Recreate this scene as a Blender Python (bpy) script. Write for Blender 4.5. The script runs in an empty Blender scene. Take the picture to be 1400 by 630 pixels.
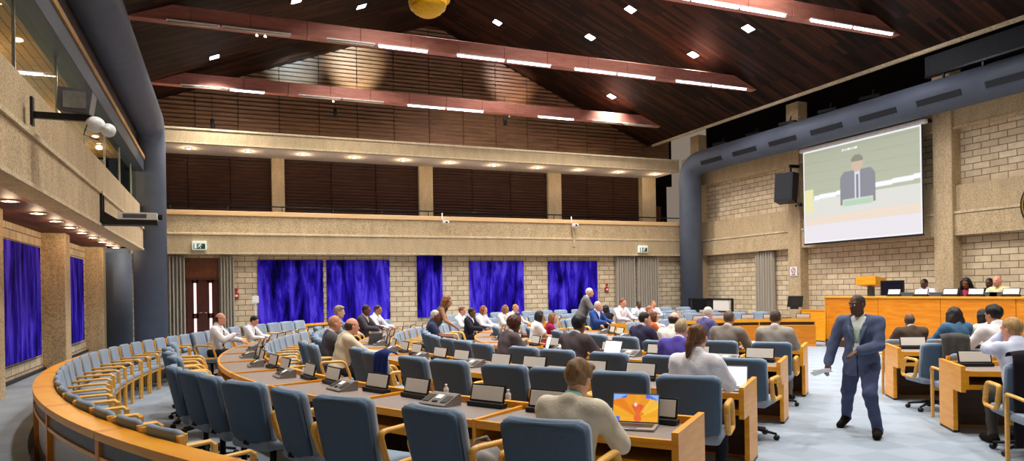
import bpy, bmesh, math, random
import numpy as np
from mathutils import Vector, Matrix, Euler
random.seed(7)
S = bpy.context.scene
COL = S.collection
PI = math.pi
R = math.radians
# ------------------------------------------------------------------ measured camera and room frame
YAW, RHO, FPX, PX, PY, HC = R(22.4), R(.93), 960., 700., 396., 1.8
FW = (math.sin(YAW), math.cos(YAW)); RT = (math.cos(YAW), -math.sin(YAW))
CX, CY = 12.75, 12.05            # common centre of all the curved rows
def ray(px, py):
    a = (px-PX)/FPX; b = -(py-PY)/FPX
    c, s = math.cos(RHO), math.sin(RHO)
    h = a*c+b*s; v = -a*s+b*c
    return FW[0]+h*RT[0], FW[1]+h*RT[1], v
def on_z(px, py, z):
    r = ray(px, py); d = (z-HC)/r[2]; return Vector((r[0]*d, r[1]*d, z))
def on_x(px, py, x):
    r = ray(px, py); d = x/r[0]; return Vector((x, r[1]*d, HC+r[2]*d))
def on_y(px, py, y):
    r = ray(px, py); d = y/r[1]; return Vector((r[0]*d, y, HC+r[2]*d))
def on_ring(px, py, rad, far=False):
    r = ray(px, py); a = r[0]**2+r[1]**2; b = -2*(r[0]*CX+r[1]*CY); c = CX*CX+CY*CY-rad*rad
    q = b*b-4*a*c
    d = (-b/2/a) if q < 0 else (-b+(1 if far else -1)*math.sqrt(q))/2/a
    return Vector((r[0]*d, r[1]*d, HC+r[2]*d))
def in_frame(x, y, z, m=60):
    D = x*FW[0]+y*FW[1]
    if D < .4: return False
    h = (x*RT[0]+y*RT[1])/D; v = (z-HC)/D
    px, py = PX+FPX*h, PY-FPX*v
    return -m < px < 1400+m and -m < py < 630+m
def pol(r, th, z=0.):
    return Vector((CX+r*math.cos(R(th)), CY+r*math.sin(R(th)), z))
ORD = ('first second third fourth fifth sixth seventh eighth ninth tenth eleventh twelfth thirteenth fourteenth fifteenth sixteenth seventeenth '
       'eighteenth nineteenth twentieth twenty-first twenty-second twenty-third twenty-fourth twenty-fifth twenty-sixth twenty-seventh '
       'twenty-eighth twenty-ninth thirtieth thirty-first thirty-second thirty-third thirty-fourth thirty-fifth thirty-sixth').split()
# ------------------------------------------------------------------ materials
def lin(h):
    h = h.lstrip('#'); v = [int(h[i:i+2], 16)/255 for i in (0, 2, 4)]
    return tuple(((c+.055)/1.055)**2.4 if c > .04045 else c/12.92 for c in v)+(1.,)
def newmat(name):
    m = bpy.data.materials.new(name); m.use_nodes = True
    nt = m.node_tree; b = nt.nodes['Principled BSDF']
    return m, nt, b
def N(nt, t, **kw):
    n = nt.nodes.new(t)
    for k, v in kw.items():
        if k in n.inputs: n.inputs[k].default_value = v
        else: setattr(n, k, v)
    return n
def ramp(nt, src, stops):
    r = nt.nodes.new('ShaderNodeValToRGB'); e = r.color_ramp.elements
    while len(e) < len(stops): e.new(.5)
    for q, (p, c) in zip(e, stops): q.position = p; q.color = c if len(c) == 4 else lin(c)
    nt.links.new(src, r.inputs[0]); return r
def plain(name, col, rough=.55, metal=0., spec=.4, var=.12, scale=20., bump=0., bscale=150., stretch=None, sheen=0.):
    """one colour with a fine two-tone noise and optional bump"""
    m, nt, b = newmat(name); c = lin(col)
    tc = N(nt, 'ShaderNodeTexCoord'); src = tc.outputs['Object']
    if stretch:
        mp = N(nt, 'ShaderNodeMapping'); mp.inputs['Scale'].default_value = stretch; nt.links.new(src, mp.inputs[0]); src = mp.outputs[0]
    n = N(nt, 'ShaderNodeTexNoise', Scale=scale, Detail=4.); nt.links.new(src, n.inputs['Vector'])
    d = tuple(x*(1-var) for x in c[:3])+(1,); l = tuple(min(1, x*(1+var)) for x in c[:3])+(1,)
    r = ramp(nt, n.outputs[0], [(.3, d), (.7, l)]); nt.links.new(r.outputs[0], b.inputs['Base Color'])
    b.inputs['Roughness'].default_value = rough; b.inputs['Metallic'].default_value = metal
    b.inputs['Specular IOR Level'].default_value = spec
    if sheen: b.inputs['Sheen Weight'].default_value = sheen
    if bump:
        n2 = N(nt, 'ShaderNodeTexNoise', Scale=bscale, Detail=3.); nt.links.new(src, n2.inputs['Vector'])
        bp = N(nt, 'ShaderNodeBump', Strength=bump, Distance=.01); nt.links.new(n2.outputs[0], bp.inputs['Height']); nt.links.new(bp.outputs[0], b.inputs['Normal'])
    return m
def emit(name, col, power):
    m, nt, b = newmat(name)
    b.inputs['Base Color'].default_value = lin(col); b.inputs['Emission Color'].default_value = lin(col); b.inputs['Emission Strength'].default_value = power
    return m
def wood(name, dark, light, rough=.35, scale=(1.5, 1.5, 14), spec=.45):
    m, nt, b = newmat(name)
    tc = N(nt, 'ShaderNodeTexCoord'); mp = N(nt, 'ShaderNodeMapping'); mp.inputs['Scale'].default_value = scale
    nt.links.new(tc.outputs['Object'], mp.inputs[0])
    n = N(nt, 'ShaderNodeTexNoise', Scale=2.2, Detail=6., Distortion=.6); nt.links.new(mp.outputs[0], n.inputs['Vector'])
    r = ramp(nt, n.outputs[0], [(.28, dark), (.72, light)]); nt.links.new(r.outputs[0], b.inputs['Base Color'])
    b.inputs['Roughness'].default_value = rough; b.inputs['Specular IOR Level'].default_value = spec
    return m
def brick(name, axis):
    m, nt, b = newmat(name)
    tc = N(nt, 'ShaderNodeTexCoord'); sp = N(nt, 'ShaderNodeSeparateXYZ'); cb = N(nt, 'ShaderNodeCombineXYZ')
    nt.links.new(tc.outputs['Object'], sp.inputs[0]); nt.links.new(sp.outputs[axis], cb.inputs[0]); nt.links.new(sp.outputs[2], cb.inputs[1])
    t = N(nt, 'ShaderNodeTexBrick', Scale=1., **{'Mortar Size': .012, 'Mortar Smooth': .3, 'Brick Width': .46, 'Row Height': .18, 'Bias': -.1})
    t.inputs['Color1'].default_value = lin('#e6d3b0'); t.inputs['Color2'].default_value = lin('#cdb896'); t.inputs['Mortar'].default_value = lin('#7f6e57')
    nt.links.new(cb.outputs[0], t.inputs[0])
    n = N(nt, 'ShaderNodeTexNoise', Scale=5., Detail=6.); nt.links.new(tc.outputs['Object'], n.inputs['Vector'])
    r = ramp(nt, n.outputs[0], [(.3, (.84, .83, .82, 1)), (.7, (1.06, 1.05, 1.04, 1))])
    mx = N(nt, 'ShaderNodeMix', data_type='RGBA', blend_type='MULTIPLY'); mx.inputs[0].default_value = 1.
    nt.links.new(t.outputs[0], mx.inputs[6]); nt.links.new(r.outputs[0], mx.inputs[7]); nt.links.new(mx.outputs[2], b.inputs['Base Color'])
    bp = N(nt, 'ShaderNodeBump', Strength=.6, Distance=.02, invert=True); nt.links.new(t.outputs[1], bp.inputs['Height']); nt.links.new(bp.outputs[0], b.inputs['Normal'])
    b.inputs['Roughness'].default_value = .9
    return m
def concrete(name, col):
    m, nt, b = newmat(name); c = lin(col)
    tc = N(nt, 'ShaderNodeTexCoord')
    mp = N(nt, 'ShaderNodeMapping'); mp.inputs['Scale'].default_value = (1.6, 1.6, .5); nt.links.new(tc.outputs['Object'], mp.inputs[0])
    n = N(nt, 'ShaderNodeTexNoise', Scale=2.5, Detail=8., Roughness=.65); nt.links.new(mp.outputs[0], n.inputs['Vector'])
    v = N(nt, 'ShaderNodeTexNoise', Scale=34., Detail=3.); nt.links.new(tc.outputs['Object'], v.inputs['Vector'])
    r = ramp(nt, n.outputs[0], [(.25, tuple(x*.78 for x in c[:3])+(1,)), (.75, tuple(min(1, x*1.12) for x in c[:3])+(1,))])
    r2 = ramp(nt, v.outputs[0], [(.33, (.62, .60, .57, 1)), (.58, (1.08, 1.07, 1.06, 1))])
    mx = N(nt, 'ShaderNodeMix', data_type='RGBA', blend_type='MULTIPLY'); mx.inputs[0].default_value = 1.
    nt.links.new(r.outputs[0], mx.inputs[6]); nt.links.new(r2.outputs[0], mx.inputs[7]); nt.links.new(mx.outputs[2], b.inputs['Base Color'])
    bp = N(nt, 'ShaderNodeBump', Strength=.35, Distance=.01); nt.links.new(v.outputs[0], bp.inputs['Height']); nt.links.new(bp.outputs[0], b.inputs['Normal'])
    b.inputs['Roughness'].default_value = .9
    return m
def ceiling_wood(name, dark, light, along, seam=(1.4, 1.4)):
    """planks: thin boards running along one axis, in square panels"""
    m, nt, b = newmat(name)
    tc = N(nt, 'ShaderNodeTexCoord'); sp = N(nt, 'ShaderNodeSeparateXYZ'); cb = N(nt, 'ShaderNodeCombineXYZ')
    nt.links.new(tc.outputs['Object'], sp.inputs[0]); nt.links.new(sp.outputs[along], cb.inputs[0]); nt.links.new(sp.outputs[1-along], cb.inputs[1])
    t = N(nt, 'ShaderNodeTexBrick', Scale=1., offset=.37, **{'Mortar Size': .006, 'Mortar Smooth': .1, 'Brick Width': 1.4, 'Row Height': .14, 'Bias': -.25})
    t.inputs['Color1'].default_value = lin(dark); t.inputs['Color2'].default_value = lin(light); t.inputs['Mortar'].default_value = lin('#0a0505')
    nt.links.new(cb.outputs[0], t.inputs[0])
    nt.links.new(t.outputs[0], b.inputs['Base Color'])
    b.inputs['Roughness'].default_value = .6; b.inputs['Specular IOR Level'].default_value = .15
    return m
def tapestry(name, seed):
    m, nt, b = newmat(name)
    tc = N(nt, 'ShaderNodeTexCoord'); mp = N(nt, 'ShaderNodeMapping'); mp.inputs['Scale'].default_value = (3.4, 3.4, .55); mp.inputs['Location'].default_value = (seed*3.1, seed*1.7, seed)
    nt.links.new(tc.outputs['Object'], mp.inputs[0])
    n = N(nt, 'ShaderNodeTexNoise', Scale=1.1, Detail=6., Roughness=.62, Distortion=.4); nt.links.new(mp.outputs[0], n.inputs['Vector'])
    r = ramp(nt, n.outputs[0], [(.36, '#07043c'), (.49, '#2a17b0'), (.62, '#5a46ee')]); nt.links.new(r.outputs[0], b.inputs['Base Color'])
    b.inputs['Roughness'].default_value = 1.; b.inputs['Specular IOR Level'].default_value = .05
    bp = N(nt, 'ShaderNodeBump', Strength=.4, Distance=.02); nt.links.new(n.outputs[0], bp.inputs['Height']); nt.links.new(bp.outputs[0], b.inputs['Normal'])
    return m
def carpet(name):
    m, nt, b = newmat(name)
    tc = N(nt, 'ShaderNodeTexCoord')
    n = N(nt, 'ShaderNodeTexNoise', Scale=160., Detail=3.); nt.links.new(tc.outputs['Object'], n.inputs['Vector'])
    ck = N(nt, 'ShaderNodeTexChecker', Scale=2.); ck.inputs[1].default_value = lin('#9ba7b3'); ck.inputs[2].default_value = lin('#929faa'); nt.links.new(tc.outputs['Object'], ck.inputs[0])
    r = ramp(nt, n.outputs[0], [(.3, (.82, .83, .86, 1)), (.7, (1.1, 1.1, 1.1, 1))])
    mx = N(nt, 'ShaderNodeMix', data_type='RGBA', blend_type='MULTIPLY'); mx.inputs[0].default_value = 1.
    nt.links.new(ck.outputs[0], mx.inputs[6]); nt.links.new(r.outputs[0], mx.inputs[7]); nt.links.new(mx.outputs[2], b.inputs['Base Color'])
    b.inputs['Roughness'].default_value = .95; b.inputs['Specular IOR Level'].default_value = .1; b.inputs['Sheen Weight'].default_value = .2
    return m
def glass(name, tint='#ffffff', fac=.88):
    m, nt, b = newmat(name); nt.nodes.remove(b)
    o = nt.nodes['Material Output']; tr = N(nt, 'ShaderNodeBsdfTransparent'); gl = N(nt, 'ShaderNodeBsdfGlossy', Roughness=.03)
    tr.inputs[0].default_value = lin(tint); mx = N(nt, 'ShaderNodeMixShader'); mx.inputs[0].default_value = 1-fac
    nt.links.new(tr.outputs[0], mx.inputs[1]); nt.links.new(gl.outputs[0], mx.inputs[2]); nt.links.new(mx.outputs[0], o.inputs[0])
    return m
def painted(name, strength, rough=.4):
    """a lit screen: its picture is stored per vertex"""
    m, nt, b = newmat(name)
    a = N(nt, 'ShaderNodeVertexColor', layer_name='picture')
    nt.links.new(a.outputs[0], b.inputs['Emission Color']); b.inputs['Emission Strength'].default_value = strength
    b.inputs['Base Color'].default_value = (.02, .02, .02, 1); b.inputs['Roughness'].default_value = rough
    return m
M = dict(
    carpet=carpet('blue grey carpet'),
    brick_x=brick('block wall along x', 0), brick_y=brick('block wall along y', 1),
    concrete=concrete('bush hammered concrete', '#cdb68f'), concrete_pale=concrete('smooth concrete', '#dbcaa6'),
    ceiling=ceiling_wood('dark ceiling boards', '#1b100a', '#4e2d1b', 0), soffit=ceiling_wood('soffit boards', '#4a2411', '#6e3a1c', 1),
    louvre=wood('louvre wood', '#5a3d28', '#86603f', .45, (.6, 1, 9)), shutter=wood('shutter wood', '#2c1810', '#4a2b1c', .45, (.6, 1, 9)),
    beam=wood('red brown beam wood', '#a86454', '#c48270', .55, (1, 1, 6)),
    lobby=ceiling_wood('pale lobby boards', '#a8804f', '#c59a63', 1), lobby_wall=plain('lobby wall', '#b0895a', .5),
    duct=plain('blue grey duct paint', '#5a6270', .55, spec=.3, var=.07, scale=3.), slot=plain('duct slot', '#1c2026', .6), steel_blue=plain('blue grey steel', '#36424f', .5),
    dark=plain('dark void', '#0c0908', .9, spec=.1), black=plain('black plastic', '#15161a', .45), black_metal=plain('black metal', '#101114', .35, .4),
    grille=wood('red brown grille', '#20100b', '#361a12', .5, (1, 8, 1)),
    oak=wood('orange varnished wood', '#ec9410', '#fbb42e', .32, (1.2, 1.2, 9)), oak_pale=wood('honey bent wood', '#e0a03c', '#f2be62', .35, (4, 4, 12)),
    oak_deep=wood('deep orange veneer', '#d07508', '#e99420', .35, (.8, .8, 5)), brown_panel=wood('deep brown panel', '#3a2412', '#50331a', .5, (1, 1, 8)),
    desk=plain('grey brown desk leather', '#8d8078', .45, spec=.4, var=.06, scale=12.), 
    fabric=plain('blue grey upholstery', '#8c9db0', .9, spec=.15, var=.1, scale=90., bump=.3, bscale=400., sheen=.2), shell=plain('slate blue chair back', '#51667c', .8, spec=.2, var=.07, scale=60., bump=.15, bscale=300.),
    plate=plain('pale grey name board', '#e6e3da', .4, var=.02), plate2=plain('white card', '#efece4', .6), console=plain('grey console', '#88807a', .35, .1), console_dark=plain('dark console mesh', '#3b3835', .5),
    chrome=plain('brushed metal', '#c9ccd0', .28, .9), white=plain('white plastic', '#eeeeec', .4), paper=plain('white paper', '#f7f6f4', .7), red=plain('red plastic', '#b32018', .4),
    green=emit('exit sign green', '#17402f', .25), signwhite=emit('exit sign white', '#dfe6da', .35), 
    tube=emit('lit tube', '#efe9ff', 9.), tube_dim=plain('unlit tube', '#cfc4a8', .4), diffuser=emit('ceiling lamp diffuser', '#f6f0ff', 12.), warmlamp=emit('warm downlight', '#ffd2a6', 22.),
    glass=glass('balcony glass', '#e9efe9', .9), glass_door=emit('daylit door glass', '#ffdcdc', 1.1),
    curtain=plain('grey curtain cloth', '#b3a998', .9, spec=.1, var=.08, scale=30., sheen=.2), door=wood('dark red door wood', '#3a160c', '#562314', .4, (6, 6, 1)), transom=wood('brown transom', '#5a2c12', '#74401c', .45, (6, 6, 1)),
    yellow=plain('yellow pendant', '#f0b400', .5), pale_panel=plain('pale grey panel', '#b6b1b0', .4), band=plain('grey band', '#5d646c', .5),
    gold=plain('dull gold', '#b3923f', .4, .5), screen_off=plain('dark screen', '#101318', .2), frame_grey=plain('grey plastic', '#5c5f66', .4), laptop=plain('laptop grey', '#a7a9ae', .35, .5),
    picture=painted('projected picture', 1.), laptop_picture=painted('laptop screen picture', 1.), white_screen=emit('white laptop page', '#f4f4ff', 1.0),
    bluecloth=plain('royal blue cloth', '#1f3d8c', .9), jacket_dark=plain('dark plum coat cloth', '#2c2630', .95, var=.2, scale=8.), jacket_grey=plain('grey coat cloth', '#6d6a66', .95, var=.2, scale=8.), bagcloth=plain('grey cloth bag', '#8d8a86', .9, var=.3, scale=12.),
)
# ------------------------------------------------------------------ mesh helpers
class MB:
    def __init__(s): s.bm = bmesh.new()
    def box(s, c, d, rot=None, bev=0., seg=2):
        g = bmesh.ops.create_cube(s.bm, size=1.)['verts']
        bmesh.ops.scale(s.bm, vec=d, verts=g)
        if bev:
            e = list({q for v in g for q in v.link_edges})
            o = bmesh.ops.bevel(s.bm, geom=e, offset=bev, segments=seg, affect='EDGES', profile=.5)
            g = list({v for f in o['faces'] for v in f.verts} | {v for v in g if v.is_valid})
        if rot: bmesh.ops.rotate(s.bm, cent=(0, 0, 0), matrix=Euler(rot).to_matrix(), verts=g)
        bmesh.ops.translate(s.bm, vec=c, verts=g); return s
    def cyl(s, a, b, r1, r2=None, n=16, caps=True):
        a, b = Vector(a), Vector(b); d = b-a
        g = bmesh.ops.create_cone(s.bm, cap_ends=caps, segments=n, radius1=r1, radius2=r1 if r2 is None else r2, depth=d.length)['verts']
        bmesh.ops.rotate(s.bm, cent=(0, 0, 0), matrix=d.to_track_quat('Z', 'Y').to_matrix(), verts=g)
        bmesh.ops.translate(s.bm, vec=(a+b)/2, verts=g); return s
    def ball(s, c, r, n=14, sc=(1, 1, 1)):
        g = bmesh.ops.create_uvsphere(s.bm, u_segments=n, v_segments=max(6, n*2//3), radius=r)['verts']
        bmesh.ops.scale(s.bm, vec=sc, verts=g); bmesh.ops.translate(s.bm, vec=c, verts=g); return s
    def arc(s, r0, r1, z0, z1, a0, a1, n=8, cx=0., cy=0., z1b=None):
        """ring segment; z1 at r0 and z1b (if given) at r1; angles in degrees"""
        zb = z1 if z1b is None else z1b; cols = []
        for i in range(n+1):
            a = R(a0+(a1-a0)*i/n); c, q = math.cos(a), math.sin(a)
            cols.append([s.bm.verts.new((cx+r*c, cy+r*q, z)) for r, z in ((r0, z0), (r1, z0), (r1, zb), (r0, z1))])
        for i in range(n):
            A, B = cols[i], cols[i+1]
            for k in range(4): s.bm.faces.new((A[k], A[(k+1) % 4], B[(k+1) % 4], B[k]))
        s.bm.faces.new(cols[0][::-1]); s.bm.faces.new(cols[-1]); return s
    def prism(s, pts, h0, h1, axis='y'):
        """extrude a 2-D outline: axis y -> pts are (x,z); x -> (y,z); z -> (x,y)"""
        f = {'y': lambda p, h: (p[0], h, p[1]), 'x': lambda p, h: (h, p[0], p[1]), 'z': lambda p, h: (p[0], p[1], h)}[axis]
        a = [s.bm.verts.new(f(p, h0)) for p in pts]; b = [s.bm.verts.new(f(p, h1)) for p in pts]
        s.bm.faces.new(a); s.bm.faces.new(b[::-1])
        for i in range(len(pts)): s.bm.faces.new((a[i], b[i], b[(i+1) % len(pts)], a[(i+1) % len(pts)]))
        return s
    def tube(s, path, r, n=8, closed=False, ry=None):
        P = [Vector(p) for p in path]; rings = []; m = len(P); up = None
        for i, p in enumerate(P):
            t = (P[(i+1) % m]-P[i-1]) if closed else (P[min(i+1, m-1)]-P[max(i-1, 0)])
            t.normalize()
            if up is None:
                up = Vector((0, 0, 1)) if abs(t.z) < .9 else Vector((1, 0, 0))
                if closed:
                    nn = Vector((0, 0, 0))
                    for j in range(m): nn += P[j].cross(P[(j+1) % m])
                    if nn.length > 1e-9: up = nn.normalized()
            x = up.cross(t)
            if x.length < 1e-5: x = t.orthogonal()
            x.normalize(); y = t.cross(x); up = y
            rr = r(i/(m-1)) if callable(r) else r
            rings.append([s.bm.verts.new(p+x*(rr*math.cos(2*PI*k/n))+y*((ry or rr)*math.sin(2*PI*k/n))) for k in range(n)])
        for i in range(m if closed else m-1):
            A, B = rings[i], rings[(i+1) % m]
            for k in range(n): s.bm.faces.new((A[k], A[(k+1) % n], B[(k+1) % n], B[k]))
        if not closed: s.bm.faces.new(rings[0][::-1]); s.bm.faces.new(rings[-1])
        return s
    def lathe(s, prof, n=24, c=(0, 0, 0)):
        rings = [[s.bm.verts.new((c[0]+max(r, 1e-4)*math.cos(2*PI*k/n), c[1]+max(r, 1e-4)*math.sin(2*PI*k/n), c[2]+z)) for k in range(n)] for r, z in prof]
        for A, B in zip(rings, rings[1:]):
            for k in range(n): s.bm.faces.new((A[k], A[(k+1) % n], B[(k+1) % n], B[k]))
        s.bm.faces.new(rings[0][::-1]); s.bm.faces.new(rings[-1]); return s
    def pillow(s, hw, z0, z1, t, x_of, curve=.03, corner=.09, nu=10, nv=14, edge=.55, taper=0.):
        """upholstered slab facing -x: half width hw, from z0 to z1, thickness t, centre plane x_of(v)"""
        F, B = [], []
        for j in range(nv+1):
            v = j/nv; v = .5-.5*math.cos(PI*v)*(.35)-.65*(.5-v); z = z0+(z1-z0)*v
            dz = min(z-z0, z1-z)
            hv = hw*(1-taper*(1-v)); w = hv
            if dz < corner: w = hv-corner+math.sqrt(max(0, corner**2-(corner-dz)**2))
            fr, br = [], []
            ev = max(0., 1-abs(2*v-1)**8)
            for i in range(nu+1):
                u = 2*i/nu-1; y = u*w; e = (max(0., 1-abs(u)**8)*ev)**.5
                x = x_of(v)-curve*u*u
                fr.append(s.bm.verts.new((x-t/2*(edge+(1-edge)*e), y, z))); br.append(s.bm.verts.new((x+t/2*(edge+(1-edge)*e), y, z)))
            F.append(fr); B.append(br)
        q = s.bm.faces.new
        for j in range(nv):
            for i in range(nu):
                q((F[j][i], F[j+1][i], F[j+1][i+1], F[j][i+1])); q((B[j][i], B[j][i+1], B[j+1][i+1], B[j+1][i]))
            q((F[j][0], B[j][0], B[j+1][0], F[j+1][0])); q((F[j][nu], F[j+1][nu], B[j+1][nu], B[j][nu]))
        for i in range(nu):
            q((F[0][i], F[0][i+1], B[0][i+1], B[0][i])); q((F[nv][i], B[nv][i], B[nv][i+1], F[nv][i+1]))
        return s
    def build(s, name, mat, parent=None, smooth=False, kind=None, loc=None):
        bmesh.ops.recalc_face_normals(s.bm, faces=s.bm.faces)
        me = bpy.data.meshes.new(name); s.bm.to_mesh(me); s.bm.free()
        me.materials.append(M[mat] if isinstance(mat, str) else mat)
        if smooth: me.polygons.foreach_set('use_smooth', [True]*len(me.polygons))
        o = bpy.data.objects.new(name, me); COL.objects.link(o)
        if parent is not None: o.parent = parent
        if loc is not None: o.location = loc
        if kind: o['kind'] = kind
        return o
def tag(o, label=None, cat=None, group=None):
    if label: o['label'] = label
    if cat: o['category'] = cat
    if group: o['group'] = group
    return o
def empty(name, label, cat, loc=(0, 0, 0), rz=0., group=None):
    o = bpy.data.objects.new(name, None); COL.objects.link(o); o.empty_display_size = .1
    o.location = loc; o.rotation_euler = (0, 0, rz); return tag(o, label, cat, group)
def dup(root, loc, rz, label=None, group=None):
    r = root.copy(); COL.objects.link(r); r.location = loc; r.rotation_euler = (0, 0, rz)
    if label: r['label'] = label
    if group: r['group'] = group
    for ch in list(root.children):
        c = ch.copy(); COL.objects.link(c); c.parent = r
        for g in list(ch.children):
            d = g.copy(); COL.objects.link(d); d.parent = c
    return r
class Maker:
    """first call places the prototype itself, later calls place copies"""
    def __init__(s, fn): s.fn = fn; s.p = None; s.n = 0
    def __call__(s, loc, rz, label, group):
        s.n += 1
        if s.p is None:
            s.p = s.fn(); o = s.p; o.location = loc; o.rotation_euler = (0, 0, rz); o['label'] = label; o['group'] = group; return o
        return dup(s.p, loc, rz, label, group)
def ST(name, mb, mat, smooth=False): return mb.build(name, mat, None, smooth, 'structure')
# ================================================================== THE ROOM
YB, XR, XL = 24.5, 18.6, -2.08        # back balcony face, right pilaster plane, side balcony face
ST('floor', MB().box((7.5, 10.5, -.05), (24, 31, .1)), 'carpet')
# raised outer aisle outside the curved barrier
mb = MB(); prev = None
for i in range(0, 101):
    a = 120+i*1.4; c, s = math.cos(R(a)), math.sin(R(a))
    re = min([30.]+([(-3.6-CX)/c] if c < -1e-6 else [])+([(24.8-CY)/s] if s > 1e-6 else [])+([(-3-CY)/s] if s < -1e-6 else []))
    if re < 15.1: prev = None; continue
    v = [mb.bm.verts.new((CX+r*c, CY+r*s, z)) for r, z in ((15.03, 0), (15.03, .24), (re, .24))]
    if prev:
        for k in (0, 1): mb.bm.faces.new((prev[k], prev[k+1], v[k+1], v[k]))
    prev = v
ST('floor_aisle', mb, 'carpet')
# ---- back wall
ST('wall_back', MB().box((7.7, 24.95, 1.55), (22.6, .3, 3.1)), 'brick_x')
def fascia(name, a, b, prof, axis): return ST(name, MB().prism(prof, a, b, axis), 'concrete')
# balcony parapet: lower half proud, ledge at 3.75, upper half set back
fascia('trim_1', -2.6, 18.0, [(YB, 3.1), (YB, 3.70), (YB+.07, 3.80), (YB+.07, 4.36), (YB+.3, 4.36), (YB+.3, 3.1)], 'x')
ST('trim_2', MB().box((7.7, YB-.012, 3.13), (20.6, .02, .05)).box((7.7, YB+.0, 3.745), (20.6, .05, .05)), 'concrete_pale')
ST('trim_3', MB().box((7.7, YB+.17, 4.43), (20.6, .3, .15), bev=.01), wood('parapet cap wood', '#e2b67c', '#efcb98', .4, (.5, 2, 8)))
ST('floor_gallery', MB().box((7.7, 26.0, 3.2), (22.6, 2.9, .14)), 'carpet')
fascia('trim_4', -2.6, 17.75, [(YB, 6.63), (YB, 7.12), (YB+.35, 7.12), (YB+.35, 6.72), (YB+.1, 6.60)], 'x')
ST('trim_5', MB().box((7.6, YB-.01, 7.09), (20.3, .03, .06)).box((7.6, YB-.01, 6.645), (20.3, .03, .05)), 'concrete_pale')
ST('ceiling_gallery', MB().box((7.6, 25.55, 6.65), (20.3, 1.9, .06)), plain('gallery soffit plaster', '#dccfc2', .8))
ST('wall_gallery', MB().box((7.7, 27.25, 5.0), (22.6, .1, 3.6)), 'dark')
# slatted shutter panels between the gallery posts
def slats(x0, x1, z0, z1, y, pitch, name, mat, parent=None, amp=.035):
    m = MB(); z = z0; prof = [(y+.12, z0)]
    while z < z1-.5*pitch:
        prof += [(y, z), (y-amp, z+pitch*.55), (y, z+pitch*.9)]; z += pitch
    prof += [(y, z1), (y+.12, z1)]
    return m.prism(prof, x0, x1, 'x').build(name, mat, parent)
posts = [(1.67, 2.11), (7.05, 7.60), (12.54, 13.15)]
edges = [-2.4]+[v for p in posts for v in p]+[17.0]
k = 0
for i in range(0, len(edges), 2):
    x0, x1 = edges[i], edges[i+1]; n = 3; w = (x1-x0)/n
    for j in range(n):
        k += 1
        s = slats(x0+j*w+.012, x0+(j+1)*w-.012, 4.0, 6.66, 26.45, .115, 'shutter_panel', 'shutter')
        tag(s, f'dark slatted wooden gallery shutter, {ORD[k-1]} counted from the blue round column by the door', 'shutter', 'gallery shutters')
for i, (a, b) in enumerate(posts): ST(f'trim_{6+i}', MB().box(((a+b)/2, 26.42, 5.1), (b-a, .25, 3.2), bev=.02), 'concrete_pale')
ST('trim_9', MB().box((17.35, 26.3, 5.0), (.7, .3, 3.6)), 'concrete_pale')
t = MB()                                   # gallery handrail
t.cyl((-2.3, 24.9, 4.72), (18, 24.9, 4.72), .022)
for x in np.arange(-1.5, 18, 1.7): t.cyl((x, 24.9, 4.3), (x, 24.9, 4.72), .014, n=8)
tag(t.build('hand_rail', 'black_metal', None, True), 'thin black handrail running along the gallery parapet', 'rail')
# gallery door recess at the far end of the shutters
d = empty('gallery_door', 'brown door at the end of the gallery beside the blue column', 'door', (17.7, 26.2, 3.27)); d['kind'] = 'structure'
MB().box((0, 0, 1.05), (.55, .06, 2.1), bev=.01).build('leaf', 'door', d); MB().cyl((-.2, -.05, 1.0), (-.2, -.1, 1.0), .02).build('handle', 'chrome', d)
# ---- upper louvred gable wall
k = 0
x = -3.6
for j in range(16):
    k += 1
    xm = x+.7; zt = min(12.2, 8.2+.42*(min(xm+2.0, 17.65-xm))+.9)
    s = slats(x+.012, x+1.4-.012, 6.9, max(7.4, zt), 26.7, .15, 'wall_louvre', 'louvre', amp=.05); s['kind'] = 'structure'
    x += 1.4
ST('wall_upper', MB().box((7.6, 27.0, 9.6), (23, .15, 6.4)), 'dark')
# ---- ceiling: two slopes rising to a ridge along the room
RX, RZT = 7.8, 12.28
EAVE = {1: (17.65, 8.1), -1: (-2.0, 8.45)}
for nm, sg in (('ceiling', 1), ('ceiling_slope', -1)):
    x0, z0 = EAVE[sg]
    ST(nm, MB().prism([(x0, z0), (RX, RZT), (RX, RZT+.15), (x0, z0+.15)], -3, 26.9), 'ceiling')
ST('trim_10', MB().box((17.68, 11.8, 8.1), (.1, 29, .16)), 'concrete_pale'); ST('trim_11', MB().box((-2.03, 11.8, 8.45), (.1, 29, .2)), 'concrete_pale')
# tie beams with strip lights under their near edge
beam_n = 0
def strip(x0, x1, y, lit, n, where):
    o = empty('strip_light', f'{"glowing" if lit else "unlit"} ceiling strip light under the {where} tie beam, {ORD[n]} from the doorway end', 'ceiling light', ((x0+x1)/2, y-.16, 8.40), 0, f'strip lights under the {where} tie beam')
    L = x1-x0
    MB().box((0, 0, .045), (L, .1, .03), bev=.005).build('housing', 'white', o)
    MB().cyl((-L/2+.03, 0, .005), (L/2-.03, 0, .005), .028, n=10).build('tube', 'tube' if lit else 'tube_dim', o, True)
    if True:  # unlit tubes also get a weak warm light, added to brighten the louvres
        l = bpy.data.lights.new('strip_lamp' if lit else 'dim_strip_lamp', 'AREA'); l.shape = 'RECTANGLE'; l.size = L; l.size_y = .1; l.energy = 14; l.color = (.95, .92, 1) if lit else (1, .85, .6)
        q = bpy.data.objects.new('lamp', l); COL.objects.link(q); q.parent = o; q.location = (0, 0, -.04)
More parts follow.
